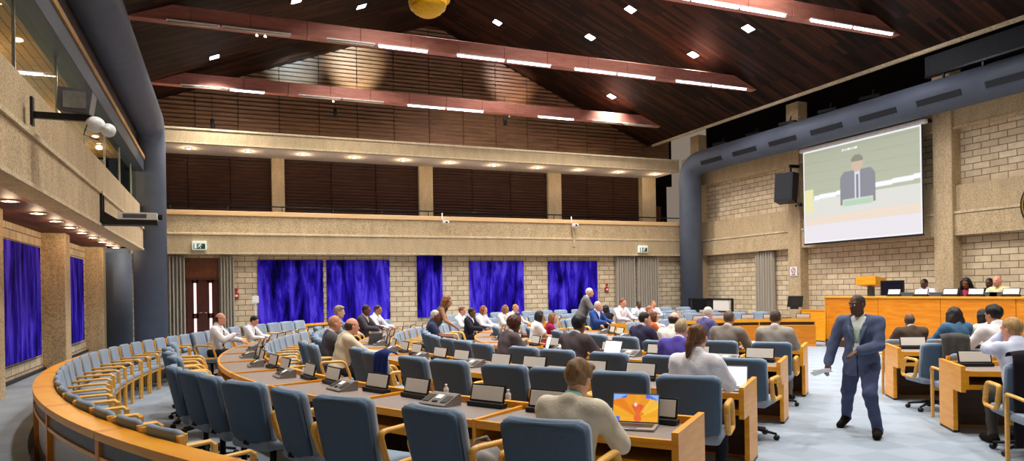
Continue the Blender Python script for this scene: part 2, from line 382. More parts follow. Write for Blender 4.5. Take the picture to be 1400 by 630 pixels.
BEAMS = {24.6: ('rearmost', [(-1.13, .27, 0), (.30, 1.39, 1), (2.46, 3.85, 0), (3.9, 5.32, 0), (6.16, 7.58, 1), (7.62, 9.05, 1), (11.26, 12.81, 1), (13.59, 15.0, 0), (15.05, 16.4, 0)]),
         18.95: ('middle', [(-1.16, .04, 0), (.08, 1.72, 0), (2.61, 3.88, 0), (3.96, 5.35, 1), (6.18, 7.63, 1), (7.7, 9.11, 1), (9.89, 11.35, 1), (11.39, 12.77, 1), (13.55, 14.92, 1), (14.96, 16.4, 1)]),
         13.5: ('nearest', [(8.6, 10.05, 1), (10.08, 11.45, 1), (11.49, 12.89, 1), (13.68, 15.08, 1), (15.14, 16.54, 1)])}
for y, (wh, st) in BEAMS.items():
    b = MB(); xs = -2.0+1.376*np.arange(14)
    for a in xs: b.box((a+.688, y, 8.64), (1.366, .28, .40), bev=.006, seg=1)
    o = b.build('tie_beam', 'beam'); tag(o, f'long red brown timber tie beam, the {wh} of the three crossing the ceiling', 'beam', 'ceiling tie beams')
    for i, (a, c, l) in enumerate(st): strip(a, c, y, l, i, wh)
for y, wh in ((24.6, 'rearmost'), (18.95, 'middle')):
    for j, xx in enumerate((.9, 1.1) if y < 20 else (3.6, 10.1)):
        o = MB().cyl((0, 0, 0), (0, 0, -.07), .008, n=6).ball((0, 0, -.09), .035, 10).build('smoke_detector', 'white', None, True); o.location = (xx, y-.1, 8.42)
        tag(o, f'small white detector hanging under the {wh} tie beam, {ORD[j]} of its pair', 'detector', 'ceiling detectors')
# square recessed downlights in the slopes
def slope_z(x):
    x0, z0 = EAVE[1 if x > RX else -1]; return z0+(RZT-z0)*(x-x0)/(RX-x0)
def on_slope(px, py):
    r = ray(px, py)
    for sg in (1, -1):
        x0, z0 = EAVE[sg]; k = (RZT-z0)/(RX-x0); d = (z0-k*x0-HC)/(r[2]-k*r[0])
        if d > 0 and (r[0]*d-RX)*sg >= 0: return r[0]*d, r[1]*d
sq = [on_slope(*q) for q in ((293, 77), (405, 0), (494, 8), (680, 30), (807, 50), (862, 12), (948, 74), (1023, 38), (836, 131))]
hid = [(1.0, 9.0), (3.9, 16.5), (3.7, 10.5), (6.1, 19.), (6.1, 13.), (9.4, 16.), (9.4, 10.), (11.8, 13.), (14.25, 10.5), (11.8, 7.), (6.1, 6.), (14.25, 5.), (9.4, 3.5), (4.7, 3.5)]
for i, (x, y) in enumerate(sq+hid):
    z = slope_z(x); tilt = math.atan(.41)*(1 if x > RX else -1)
    if i < len(sq):
        nm = 'sixth seventh'
        o = empty('ceiling_downlight', None, 'ceiling light', (x, y, z-.01), 0, 'square ceiling downlights'); o.rotation_euler = (0, tilt, 0)
        o['label'] = 'square white ceiling downlight, ' + ['nearest to the doorway corner', 'above the yellow pendant side of the middle tie beam', 'next to the yellow pendant on the gable side', 'high by the ridge beside the louvred gable',
            'beyond the middle tie beam, upper of two', 'on the room side of the middle beam near the ridge', 'just above the lit end of the middle beam', 'nearest to the lit end of the closest beam', 'low between the rearmost and middle tie beams'][i]
        MB().box((0, 0, .0), (.36, .36, .03), bev=.006).build('frame', 'black', o); MB().box((0, 0, -.017), (.28, .28, .012)).build('diffuser', 'diffuser', o)
    l = bpy.data.lights.new('downlight_lamp', 'AREA'); l.size = .5; l.energy = 1.; l.color = (1, .95, .9); l.spread = R(115); l['grp'] = 'down'
    q = bpy.data.objects.new('downlight_lamp', l); COL.objects.link(q); q.location = (x, y, z-.12)
# ---- right wall
ST('wall_right', MB().box((19.1, 10.5, 3.55), (.3, 28.6, 7.1)), 'brick_y')
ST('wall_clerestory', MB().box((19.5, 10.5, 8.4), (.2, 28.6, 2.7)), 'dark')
pil = [7.95, 13.5, 19.03, 24.55]
for i, y in enumerate(pil): ST(f'trim_{20+i}', MB().box((18.8, y, 4.1), (.44, .56, 8.2), bev=.025), 'concrete'); 
k = 24
for a, b in ((8.23, 13.22), (13.78, 18.75), (19.31, 24.27), (2.7, 7.67)):
    ST(f'trim_{k}', MB().prism([(18.66, 3.1), (18.66, 3.68), (18.74, 3.78), (18.74, 4.48), (19., 4.48), (19., 3.1)], a, b), 'concrete')
    ST(f'trim_{k+1}', MB().box((18.665, (a+b)/2, 3.73), (.06, b-a, .07)), 'concrete_pale')
    ST(f'trim_{k+2}', MB().box((18.82, (a+b)/2, 6.6), (.28, b-a, 1.12)).box((18.67, (a+b)/2, 6.06), (.06, b-a, .06)), 'concrete'); k += 3
ST('trim_40', MB().box((18.4, 24.6, 5.2), (.5, .5, 4.0)), 'concrete_pale')
# ---- left side: wall, pillars, balcony over the aisle, glazed upper gallery
ST('wall_left', MB().box((-3.75, 10.5, 1.6), (.3, 28.6, 3.3)), 'brick_y')
for i, y in enumerate((7.4, 12.92, 18.12, 23.32)): ST(f'trim_{50+i}', MB().box((-3.42, y, 1.6), (.52, .56, 3.2), bev=.02), 'concrete')
ST('baseboard_left', MB().box((-3.57, 10.5, .27), (.06, 28, .06)), 'black')
ST('ceiling_aisle', MB().box((-2.97, 10.0, 3.24), (1.6, 25.2, .1)), 'soffit')
YE = 22.6
ST('trim_60', MB().prism([(XL, 3.1), (XL, 3.70), (XL-.07, 3.80), (XL-.07, 4.42), (XL-.3, 4.42), (XL-.3, 3.1)], -3, YE), 'concrete')
ST('trim_61', MB().box((XL+.01, 9.8, 3.74), (.05, YE+3, .06)).box((XL+.01, 9.8, 3.13), (.03, YE+3, .05)), 'concrete_pale')
ST('floor_balcony', MB().box((-3.6, 9.8, 3.42), (2.8, 25.6, .12)), 'carpet')
ST('wall_lobby', MB().box((-4.7, 9.8, 4.9), (.2, 25.6, 3.4)), 'lobby_wall'); ST('ceiling_lobby', MB().box((-3.6, 9.8, 5.75), (3.2, 25.6, .1)), 'lobby')
for j, y in enumerate(np.arange(3.0, 22.5, 2.3)):
    y1 = min(y+2.28, 22.5)
    o = MB().box((XL-.16, (y+y1)/2, 4.9), (.02, y1-y, .96)).build('window_1' if j == 0 else f'window_{j+1}', 'glass', None, False, 'structure')
    m = MB().box((XL-.16, y, 4.9), (.035, .03, .98)); m.build('mullion', 'chrome', o)
ST('trim_62', MB().box((XL-.12, 9.8, 5.58), (.34, YE+3, .44), bev=.01), 'steel_blue')
ST('trim_63', MB().box((XL-.25, 9.8, 6.2), (.3, YE+3, .5)), 'grille')
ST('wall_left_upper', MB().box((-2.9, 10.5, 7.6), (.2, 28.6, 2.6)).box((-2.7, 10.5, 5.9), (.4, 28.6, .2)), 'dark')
for i, y in enumerate((9.2, 10.9, 12.6, 14.6, 17.2, 19.6)):
    o = MB().lathe([(.06, .04), (.075, .0), (.04, -.02), (.001, -.025)], 16).build('lobby_light', emit('lobby lamp', '#ffdca6', 5.), None, True); o.location = (-3.3+.25*(i % 3), y, 5.68)
    tag(o, f'warm lamp glowing on the ceiling behind the balcony glass, {ORD[i]} from the camera bracket', 'ceiling light', 'lobby lamps')
for y in (9., 13., 17., 21.):  # fill lights added to brighten the lobby ceiling, apart from its lamps
    l = bpy.data.lights.new('lobby_fill', 'POINT'); l.shadow_soft_size = .3; l.energy = 60; l.color = (1, .8, .55)
    q = bpy.data.objects.new('lobby_fill', l); COL.objects.link(q); q.location = (-3.6, y, 4.9)
# warm downlights under the side balcony and in the gallery soffit
def warm(loc, label, group, e, r=.07):
    o = empty('downlight', label, 'ceiling light', loc, 0, group)
    MB().lathe([(r*1.45, .012), (r*1.45, -.012), (r*1.1, -.016), (r*1.05, .01)], 20).build('rim', 'chrome', o, True)
    MB().lathe([(r, .0), (r, -.012), (.001, -.02)], 16).build('bulb', 'warmlamp', o, True)
    l = bpy.data.lights.new('warm_lamp', 'POINT'); l.energy = e; l.color = (1, .72, .46); l.shadow_soft_size = .07
    q = bpy.data.objects.new('lamp', l); COL.objects.link(q); q.parent = o; q.location = (0, 0, -.13)
LY = [10.4, 11.93, 13.56, 14.9, 16.2, 17.5, 18.9, 20.24, 21.5, 22.7]
for i, y in enumerate(LY): warm((-2.78, y, 3.18), f'warm round downlight under the side balcony, {ORD[i]} from its open end', 'downlights under the side balcony', 9, .085)
GX = [-.96, .87, 2.65, 4.43, 6.2, 7.98, 9.75, 11.6, 13.45, 15.3, 17.1]
for i, x in enumerate(GX): warm((x, 25.3, 6.61), f'warm round downlight in the gallery soffit, {ORD[i]} from the doorway end', 'gallery downlights', 10, .075)
# ---- door in the back wall
d = empty('door_1', None, None, (-.59, 24.78, .24)); d['kind'] = 'structure'
MB().box((0, .02, 2.42), (.98, .06, .66)).build('transom', 'transom', d)
for s in (-1, 1):
    f = MB(); w = .46
    for a, b in (((s*.095, 0, 1.03), (.19, .05, 2.06)), ((s*.372, 0, 1.03), (.206, .05, 2.06)), ((s*.23, 0, 2.0), (.18, .05, .12)), ((s*.23, 0, .88), (.18, .05, .16)), ((s*.23, 0, .12), (.18, .05, .24))): f.box(a, b)
    lf = f.build('leaf', 'door', d)
    MB().box((s*.23, .0, 1.46), (.085, .02, 1.0)).build('pane', 'glass_door', lf); MB().box((s*.23, .0, .52), (.085, .02, .56)).build('pane', 'glass_door', lf)
    MB().tube([(s*.03, -.03, .98), (s*.03, -.08, .98), (s*.12, -.08, .98)], .012).build('handle', 'chrome', lf, True)
MB().box((-.51, -.02, 1.38), (.05, .1, 2.76)).box((.51, -.02, 1.38), (.05, .1, 2.76)).box((0, -.02, 2.07), (1., .1, .06)).build('frame', 'door', d)
# ---- curtains
def curtain(name, x0, x1, z0, z1, y, label, along='x', folds=7, amp=.07):
    m = MB(); n = folds*10; rows = []
    for z in (z1, (z0+z1)/2, z0):
        k = 1+.25*(z1-z)/(z1-z0)
        rows.append([(x0+(x1-x0)*i/n, amp*k*math.sin(2*PI*folds*i/n)+.012*math.sin(9.1*i/n*folds+z), z) for i in range(n+1)])
    for off in (0, .012):
        g = [[m.bm.verts.new((a, y+b+off, c) if along == 'x' else (y+b+off, a, c)) for a, b, c in r] for r in rows]
        for A, B in zip(g, g[1:]):
            for i in range(n): m.bm.faces.new((A[i], A[i+1], B[i+1], B[i]))
    o = m.build(name, 'curtain', None, True); o['kind'] = 'thing'; return tag(o, label, 'curtain')
curtain('curtain', -1.62, -1.1, .26, 3.02, 24.66, 'grey pleated curtain between the blue round column and the double door', folds=5)
curtain('curtain', -.1, .36, .26, 3.02, 24.66, 'grey pleated curtain between the double door and the red alarm box', folds=5)
curtain('curtain', 14.72, 15.60, .05, 3.06, 24.66, 'grey curtain half under the exit sign, on the tapestry side of the gap', folds=8)
curtain('curtain', 15.72, 16.74, .05, 3.06, 24.66, 'grey curtain half under the exit sign, on the blue column side of the gap', folds=9)
curtain('curtain', 20.25, 21.2, .05, 3.06, 18.82, 'narrow grey curtain on the side wall between the column and the loudspeaker', 'y', 7)
# ---- blue tapestries
def tapes(c, d, label, seed):
    m = MB().box((0, 0, 0), d, bev=.02); o = m.build('tapestry', tapestry('woven blue %d' % seed, seed)); o.location = c; return tag(o, label, 'tapestry', 'blue wall hangings')
for i, (a, b, z0, z1, w) in enumerate([(1.08, 3.2, .55, 2.93, 'beside the double door curtain'), (3.31, 5.5, .5, 2.93, 'second from the double door'), (6.5, 7.45, .85, 3.08, 'narrow one in the middle of the back wall'),
        (8.5, 10.7, .8, 2.9, 'wide one just beyond the narrow one'), (11.74, 13.92, .8, 2.9, 'behind the standing man in grey')]):
    tapes(((a+b)/2, 24.76, (z0+z1)/2), (b-a, .06, z1-z0), f'deep blue streaked tapestry, {w}', i+1)
tapes((-3.53, 15.85, 1.72), (.06, 2.9, 2.24), 'large deep blue tapestry on the side wall between two pillars', 7)
tapes((-3.53, 21.2, 1.72), (.06, 2.0, 2.2), 'dark blue tapestry seen narrowly behind the second side pillar', 8)
# ---- round ducts
def duct(path, slots, label, name='ventilation_duct'):
    o = empty(name, label, 'duct', path[0])
    p0 = Vector(path[0]); P = [Vector(p)-p0 for p in path]; Q = [P[0]]
    for a, b, c in zip(P, P[1:], P[2:]):           # round the elbows
        u, v = (b-a).normalized(), (c-b).normalized(); rr = .75
        for t in np.linspace(0, 1, 9): Q.append((b-u*rr)*(1-t)**2+b*2*t*(1-t)+(b+v*rr)*t*t)
    Q.append(P[-1])
    MB().tube(Q, .45, 28).build('pipe', 'duct', o, True)
    for q in Q[1::max(1, (len(Q)-2))]: pass
    for y in slots:
        for k in range(1): MB().box((0, 0, 0), (.03, 1.25, .17), bev=.01).build('air_slot', 'slot', o).matrix_local = Matrix.Translation(Vector((0, y, path[-1][2]))-Vector((p0.x, p0.y, p0.z))+Vector((path[-1][0], 0, 0))) @ SLOTM
    return o
SLOTM = Matrix.Translation((-.42, 0, -.165)) @ Euler((0, R(-20), 0)).to_matrix().to_4x4()
duct([(18.0, 24.1, 0), (18.0, 24.1, 6.85), (18.0, -2.9, 6.85)], list(np.arange(22.2, 1, -1.87)), 'thick blue grey duct rising beside the grey curtains and running along the screen wall')
SLOTM = Matrix.Translation((.44, 0, .09)) @ Euler((0, R(-12), 0)).to_matrix().to_4x4()
duct([(-1.95, 23.15, .24), (-1.95, 23.15, 6.85), (-2.02, -2.9, 6.85)], list(np.arange(21.2, 1, -1.87)), 'thick blue grey duct rising beside the double door and running above the side balcony')
duct([(-3.0, 24.3, .24), (-3.0, 24.3, 3.1)], [], 'short blue grey round column in the corner under the side balcony', 'round_column') 
# ================================================================== FURNITURE
def rrect(w, h, r, n=5):
    """closed rounded rectangle outline (2-D)"""
    P = []
    for cx, cy, a0 in ((w/2-r, h/2-r, 0), (-w/2+r, h/2-r, 90), (-w/2+r, -h/2+r, 180), (w/2-r, -h/2+r, 270)):
        for i in range(n+1): P.append((cx+r*math.cos(R(a0+90*i/n)), cy+r*math.sin(R(a0+90*i/n))))
    return P
def make_swivel():
    """delegate chair, facing -x, origin on the floor under its column"""
    o = empty('swivel_chair', None, 'chair')
    xo = lambda v: .235+.12*v
    MB().pillow(.272, .49, 1.024, .05, lambda v: xo(v)+.026, .05, .055, edge=.75, taper=.07).build('back_shell', 'shell', o, True)
    MB().pillow(.283, .48, 1.035, .075, lambda v: xo(v)-.026, .05, .06, edge=.6, taper=.07).build('back_cushion', 'fabric', o, True)
    MB().box((0, 0, .475), (.52, .53, .11), bev=.045, seg=3).build('seat', 'fabric', o, True)
    for s in (-1, 1):
        L = [(.02+x+.10*(z)/.3, s*.315, .645+z) for x, z in rrect(.36, .27, .06, 4)]
        MB().tube(L, .021, 8, True, .028).build('armrest', 'oak_pale', o, True)
    MB().cyl((0, 0, .12), (0, 0, .42), .03, n=12).box((0, 0, .41), (.24, .2, .04), bev=.01).cyl((.1, 0, .42), (.3, 0, .5), .02, n=8).build('column', 'black_metal', o, True)
    b = MB()
    for k in range(5):
        a = 2*PI*k/5+.3; c, s = math.cos(a), math.sin(a)
        b.cyl((.03*c, .03*s, .125), (.31*c, .31*s, .075), .024, .015, 8)
    st = b.ball((0, 0, .12), .05, 10).build('star_base', 'black', o, True)
    for k in range(5):
        a = 2*PI*k/5+.3; c, s = math.cos(a), math.sin(a)
        MB().cyl((.31*c-.025*s, .31*s+.025*c, .032), (.31*c+.025*s, .31*s-.025*c, .032), .032, n=10).build('caster', 'black', st, True)
    return o
def make_armchair():
    """wooden visitor chair, facing -x"""
    o = empty('wooden_armchair', None, 'chair')
    MB().box((-.01, 0, .445), (.48, .50, .085), bev=.03, seg=3).build('seat', 'fabric', o, True)
    MB().pillow(.238, .52, .90, .06, lambda v: .235+.075*v, .02, .05, edge=.5).build('backrest', 'fabric', o, True)
    for s in (-1, 1):
        MB().box((-.225, s*.265, .33), (.042, .036, .66), bev=.008).build('leg', 'oak_pale', o)
        MB().prism([(.20, 0), (.245, 0), (.27, .45), (.325, .87), (.28, .87), (.225, .45)], s*.265-.018, s*.265+.018).build('leg', 'oak_pale', o)
        MB().tube([(-.225, s*.27, .60), (-.23, s*.272, .645), (-.19, s*.275, .675), (0, s*.278, .672), (.25, s*.27, .655)], .022, 8, False, .016).build('armrest', 'oak_pale', o, True)
    for x in (-.22, .225): MB().box((x, 0, .385), (.03, .5, .05), bev=.006).build('stretcher', 'oak_pale', o)
    return o
swivel, armchair = Maker(make_swivel), Maker(make_armchair)
RINGS = {'A': (12.12, 12.84, 7.35), 'B': (9.80, 10.52, 8.8), 'C': (7.34, 8.06, 11.5), 'D': (4.84, 5.56, 18.4)}
ROWN = {'A': 'outermost', 'B': 'second', 'C': 'third', 'D': 'innermost'}
def make_desk(ri, ro, da, end):
    """one bay of a curved desk; local +x points outwards, the ring centre is at (-ri,0); end=+1/-1 adds an end slab"""
    o = empty('conference_desk', None, 'desk'); h = da/2; n = 8; k = dict(cx=-ri, cy=0)
    MB().arc(ri+.055, ro-.03, .725, .76, -h, h, n, **k).build('worktop', 'desk', o)
    MB().arc(ro-.03, ro, .705, .768, -h, h, n, **k).build('edge_strip', 'oak', o)
    MB().arc(ri, ri+.055, .72, .815, -h, h, n, **k).build('rear_rail', 'oak', o)
    MB().arc(ri+.06, ro-.03, .565, .59, -h, h, n, **k).arc(ro-.045, ro-.02, .55, .605, -h, h, n, **k).build('shelf', 'oak', o)
    MB().arc(ri+.012, ri+.04, .03, .60, -h, h, n, **k).build('front_panel', 'oak_deep', o)
    MB().arc(ri+.0, ri+.05, .595, .63, -h, h, n, **k).arc(ri+.005, ri+.045, 0, .06, -h, h, n, **k).build('front_rail', 'oak', o)
    MB().arc(ri+.06, ri+.085, .03, .72, -h+.1, h-.1, n, **k).build('modesty_panel', 'brown_panel', o)
    a = -h
    MB().arc(ri+.02, ro+.004, .55, .79, a-.0, a+math.degrees(.034/ri), 1, z1b=.775, **k).build('divider', 'oak', o)
    MB().arc(ri+.05, ri+.42, .0, .555, a-.0, a+math.degrees(.034/ri), 1, **k).build('support', 'brown_panel', o)
    if abs(end) == 1:
        w = math.degrees(.045/ri); a0, a1 = (h, h+w) if end > 0 else (-h-w, -h)
        MB().arc(ri-.01, ro+.015, .52, .845, a0, a1, 1, z1b=.825, **k).build('end_panel', 'oak', o)
        MB().arc(ri-.01, ri+.47, .03, .52, a0, a1, 1, **k).build('end_leg', 'oak', o)
        MB().arc(ri-.005, ri+.465, .0, .03, a0, a1, 1, **k).build('plinth', 'black', o)
    return o
def make_board():
    o = empty('name_board', None, 'name board')
    MB().box((0, 0, .022), (.085, .40, .044), bev=.008).build('foot', 'black', o)
    for nm, c, d, mt in (('frame', (0, 0, .085), (.016, .385, .16), 'black'), ('board', (.008, 0, .086), (.006, .355, .128), 'plate'), ('board', (-.008, 0, .086), (.006, .355, .128), 'plate')):
        q = MB().box(c, d, bev=.002).build(nm, mt, o); q.location = (.0, 0, .035); q.rotation_euler = (0, R(-14), 0)
    return o
def make_console():
    o = empty('microphone_console', None, 'console')
    MB().prism([(-.10, 0), (.11, 0), (.115, .018), (-.06, .098), (-.10, .098)], -.17, .17).build('body', 'console', o)
    a = math.atan2(.08, .175); mt = Euler((0, a, 0)).to_matrix()
    def on(u, v, d, name, mat):
        q = MB().box((0, 0, 0), d, bev=.001).build(name, mat, o); c = Vector((.028, v, .060)) + mt @ Vector((u, 0, .003)); q.location = c; q.rotation_euler = (0, a, 0)
    on(-.03, 0, (.06, .075, .006), 'display', 'signwhite')
    for s in (-1, 1): on(0, s*.115, (.11, .075, .004), 'speaker_mesh', 'console_dark')
    on(.045, 0, (.025, .06, .006), 'button_strip', 'black')
    return o
def make_mic():
    o = empty('gooseneck_microphone', None, 'microphone')
    MB().lathe([(.05, 0), (.05, .02), (.015, .03)], 16).build('foot', 'black', o, True)
    MB().tube([(0, 0, .02), (0, 0, .16), (.03, 0, .26), (.10, 0, .33)], .006, 6).build('neck', 'black_metal', o, True)
    MB().cyl((.10, 0, .33), (.15, 0, .36), .013, .015, 10).build('capsule', 'black', o, True)
    return o
board, console, mic = Maker(make_board), Maker(make_console), Maker(make_mic)
def ring_put(mk, r, th, z, label, group, turn=0.):
    p = pol(r, th, z); return mk(p, R(th+turn), label, group)
desk_makers = {}
def block(row, t0, step_sign, nb, where, cnt0, ends=(1, 0)):
    """bays of one row starting at angle t0, going step_sign; end slabs at the aisle side"""
    ri, ro, da = RINGS[row]
    for i in range(nb):
        tc = t0+step_sign*da*(i+.5)
        # local +angle is +theta; the aisle end of the near block lies at the +theta side of its first bay
        e = (-step_sign if i == 0 and ends[0] else 0) or (step_sign if i == nb-1 and ends[1] else 0)
        key = (row, e)
        if key not in desk_makers: desk_makers[key] = Maker(lambda ri=ri, ro=ro, da=da, e=e: make_desk(ri, ro, da, e))
        p = pol(ri+.3, tc, .4)
        if not in_frame(*p, 140): continue
        desk_makers[key](pol(ri, tc, 0), R(tc), f'curved wooden desk bay in the {ROWN[row]} row, {ORD[i]} from {where}', f'{ROWN[row]} row desk bays by {where}')
        for j, off in enumerate((-.29, .30, .02)):
            t = tc-step_sign*0+off*da
            q = pol(ri+.13, t, .762)
            if not in_frame(*q, 5): continue
            n = 2*i+(0 if off*step_sign < 0 else 1)
            if j < 2:
                ring_put(board, ri+.135, t, .7605, f'pale blank name board on the {ROWN[row]} desk row, {ORD[n]} from {where}', f'name boards, {ROWN[row]} row by {where}', random.uniform(-5, 5))
            else:
                ring_put(console, ri+.27, t, .7605, f'grey microphone console on the {ROWN[row]} desk row, bay {ORD[i]} from {where}', f'microphone consoles, {ROWN[row]} row by {where}', random.uniform(-6, 6))
AISLE = 'the walking man'
block('A', 219.05, -1, 11, 'the aisle gap', 0); block('B', 219.05, -1, 9, 'the aisle gap', 0)
block('C', 219.05, -1, 7, 'the aisle gap', 0); block('D', 219.05, -1, 4, 'the aisle gap', 0)
block('C', 233.7, 1, 2, 'the podium side gap', 0); block('D', 233.7, 1, 2, 'the podium side gap', 0)
block('D', 121, -1, 4, 'the rear gap', 0); block('C', 131, -1, 6, 'the rear gap', 0); block('B', 128, -1, 7, 'the rear gap', 0)
# ---- curved barrier behind the outer row of armchairs
BR0, BR1, BDA = 14.79, 14.98, 6.4
def make_barrier():
    o = empty('curved_barrier', None, 'barrier'); h = BDA/2; k = dict(cx=-BR1, cy=0); n = 8
    MB().arc(BR0, BR1, .775, .835, -h+.03, h-.03, n, **k).build('top_rail', 'oak', o)
    MB().arc(BR0+.03, BR1-.025, .66, .775, -h, h, n, **k).build('upper_band', 'band', o)
    MB().arc(BR0+.02, BR1-.008, .63, .66, -h, h, n, **k).build('lower_rail', 'oak', o)
    MB().arc(BR0+.04, BR1-.05, .0, .63, -h, h, n, **k).build('panel', 'pale_panel', o)
    w = math.degrees(.075/BR1)
    MB().arc(BR0+.02, BR1-.005, .0, .836, -h, -h+w, 1, **k).build('post', 'oak_deep', o)
    MB().arc(BR1-.055, BR1-.035, .24, .30, -h, h, n, **k).build('kick_board', 'brown_panel', o)
    return o
barrier = Maker(make_barrier)
i = 0
for a in np.arange(131., 225., BDA):
    p = pol(BR1, a, .8)
    if in_frame(*p, 220): barrier(pol(BR1, a, 0), R(a), f'orange wood topped curved barrier section, {ORD[i]} from the doorway end', 'curved barrier sections'); i += 1
# ================================================================== PEOPLE
def smin(a, b, k):
    if k <= 0: return np.minimum(a, b)
    h = np.clip(.5+.5*(b-a)/k, 0, 1); return b*(1-h)+a*h-k*h*(1-h)
class Field:
    """signed distance field on a grid; prims: ('c',a,b,ra,rb,k) tapered capsule, ('e',c,radii,rot,k) ellipsoid"""
    def __init__(s, prims, vox, off=0., cuts=(), noise=None):
        lo = np.full(3, 1e9); hi = -lo
        for p in prims:
            if p[0] == 'c': pts, r = [p[1], p[2]], max(p[3], p[4])
            else: pts, r = [p[1]], max(p[2])
            for q in pts: lo = np.minimum(lo, np.array(q)-r); hi = np.maximum(hi, np.array(q)+r)
        lo -= off+.05; hi += off+.05
        n = np.ceil((hi-lo)/vox).astype(int)+1; s.lo, s.vox = lo, vox
        D = np.full(n, .2, dtype=np.float32); ax = [lo[i]+vox*np.arange(n[i]) for i in range(3)]
        for p in prims:
            if p[0] == 'c': pts, r = np.array([p[1], p[2]]), max(p[3], p[4])
            else: pts, r = np.array([p[1]]), max(p[2])
            m = r+off+.09
            a = np.maximum(np.floor((pts.min(0)-m-lo)/vox).astype(int), 0); b = np.minimum(np.ceil((pts.max(0)+m-lo)/vox).astype(int)+1, n)
            X, Y, Z = np.meshgrid(ax[0][a[0]:b[0]], ax[1][a[1]:b[1]], ax[2][a[2]:b[2]], indexing='ij')
            if p[0] == 'c':
                A, B = np.array(p[1], float), np.array(p[2], float); d = B-A; L = max(d@d, 1e-9)
                t = np.clip(((X-A[0])*d[0]+(Y-A[1])*d[1]+(Z-A[2])*d[2])/L, 0, 1)
                dd = np.sqrt((X-A[0]-t*d[0])**2+(Y-A[1]-t*d[1])**2+(Z-A[2]-t*d[2])**2)-(p[3]+(p[4]-p[3])*t)
            else:
                q = np.stack([X-p[1][0], Y-p[1][1], Z-p[1][2]], -1)
                if p[3] is not None: q = q @ np.array(p[3])
                rr = np.array(p[2]); k0 = np.sqrt(((q/rr)**2).sum(-1)); k1 = np.sqrt(((q/rr**2)**2).sum(-1))+1e-9
                dd = k0*(k0-1)/k1
            sl = (slice(a[0], b[0]), slice(a[1], b[1]), slice(a[2], b[2])); k = p[-1]
            if k < 0: D[sl] = np.maximum(D[sl], -dd)               # carve
            else: D[sl] = smin(D[sl], dd.astype(np.float32), k)
        D -= off
        if noise or cuts:
            X, Y, Z = np.meshgrid(*ax, indexing='ij')
            if noise: D += noise(X, Y, Z)
            for c in cuts: D = np.maximum(D, c(X, Y, Z))
        s.D = D
    def mesh(s, name):
        D = s.D; D[0] = D[-1] = .2; D[:, 0] = D[:, -1] = .2; D[:, :, 0] = D[:, :, -1] = .2
        n = np.array(D.shape); ins = D < 0
        cells = np.zeros(n-1, dtype=np.int8)
        for i in (0, 1):
            for j in (0, 1):
                for k in (0, 1): cells += ins[i:n[0]-1+i, j:n[1]-1+j, k:n[2]-1+k]
        act = np.argwhere((cells > 0) & (cells < 8)); idx = -np.ones(n-1, dtype=np.int64); idx[tuple(act.T)] = np.arange(len(act))
        acc = np.zeros((len(act), 3)); cnt = np.zeros(len(act))
        cor = [(i, j, k) for i in (0, 1) for j in (0, 1) for k in (0, 1)]
        for a in cor:
            for ax in range(3):
                if a[ax]: continue
                b = list(a); b[ax] = 1
                va = D[tuple((act+a).T)]; vb = D[tuple((act+b).T)]; m = (va < 0) != (vb < 0)
                t = np.where(m, va/np.where(m, va-vb, 1), 0)
                p = act+np.array(a, float); p[:, ax] += t
                acc[m] += p[m]; cnt[m] += 1
        V = acc/np.maximum(cnt, 1)[:, None]*s.vox+s.lo
        F = []
        for ax in range(3):
            u, v = (ax+1) % 3, (ax+2) % 3
            sl0 = [slice(1, -1)]*3; sl0[ax] = slice(0, -1); sl1 = [slice(1, -1)]*3; sl1[ax] = slice(1, None)
            A, B = ins[tuple(sl0)], ins[tuple(sl1)]; E = np.argwhere(A != B); fl = A[tuple(E.T)]
            off = np.ones(3, int); off[ax] = 0; E = E+off
            def c(du, dv):
                q = E.copy(); q[:, u] += du; q[:, v] += dv; return idx[tuple(q.T)]
            Q = np.stack([c(-1, -1), c(0, -1), c(0, 0), c(-1, 0)], 1)
            Q[~fl] = Q[~fl][:, ::-1]; F.append(Q)
        F = np.concatenate(F); F = F[(F >= 0).all(1)]
        me = bpy.data.meshes.new(name); me.vertices.add(len(V)); me.vertices.foreach_set('co', V.astype(np.float32).ravel())
        me.loops.add(len(F)*4); me.loops.foreach_set('vertex_index', F.astype(np.int32).ravel()); me.polygons.add(len(F))
        me.polygons.foreach_set('loop_start', np.arange(0, len(F)*4, 4, dtype=np.int32)); me.polygons.foreach_set('loop_total', np.full(len(F), 4, dtype=np.int32))
        me.polygons.foreach_set('use_smooth', [True]*len(F)); me.update(calc_edges=True); me.validate(); return me
def v3(*a): return np.array(a, float)
def ik(a, b, l1, l2, hint):
    d = b-a; L = np.linalg.norm(d)
    if L > (l1+l2)*.995: b = a+d*((l1+l2)*.995/L); d = b-a; L = np.linalg.norm(d)
    u = d/L; x = (l1*l1-l2*l2+L*L)/(2*L); h = math.sqrt(max(l1*l1-x*x, 0)); w = hint-u*(hint@u); w = w/max(np.linalg.norm(w), 1e-6)
    return a+u*x+w*h, b
def cloth(col, var=.06):
    k = 'cloth '+col
    if k not in M: M[k] = plain(k, col, .9, spec=.12, var=var, scale=14., bump=.25, bscale=60.)
    return M[k]
def skin(col):
    k = 'skin '+col
    if k not in M: M[k] = plain(k, col, .5, spec=.35, var=.06, scale=25.)
    return M[k]
def hairm(col):
    k = 'hair '+col
    if k not in M: M[k] = plain(k, col, .5, spec=.35, var=.35, scale=18., stretch=(4, 4, 1), bump=.5, bscale=60.)
    return M[k]
SK = dict(pale='#e3b095', pink='#dc9a7e', tan='#b98561', brown='#7d4e34', dark='#5f3f2e')
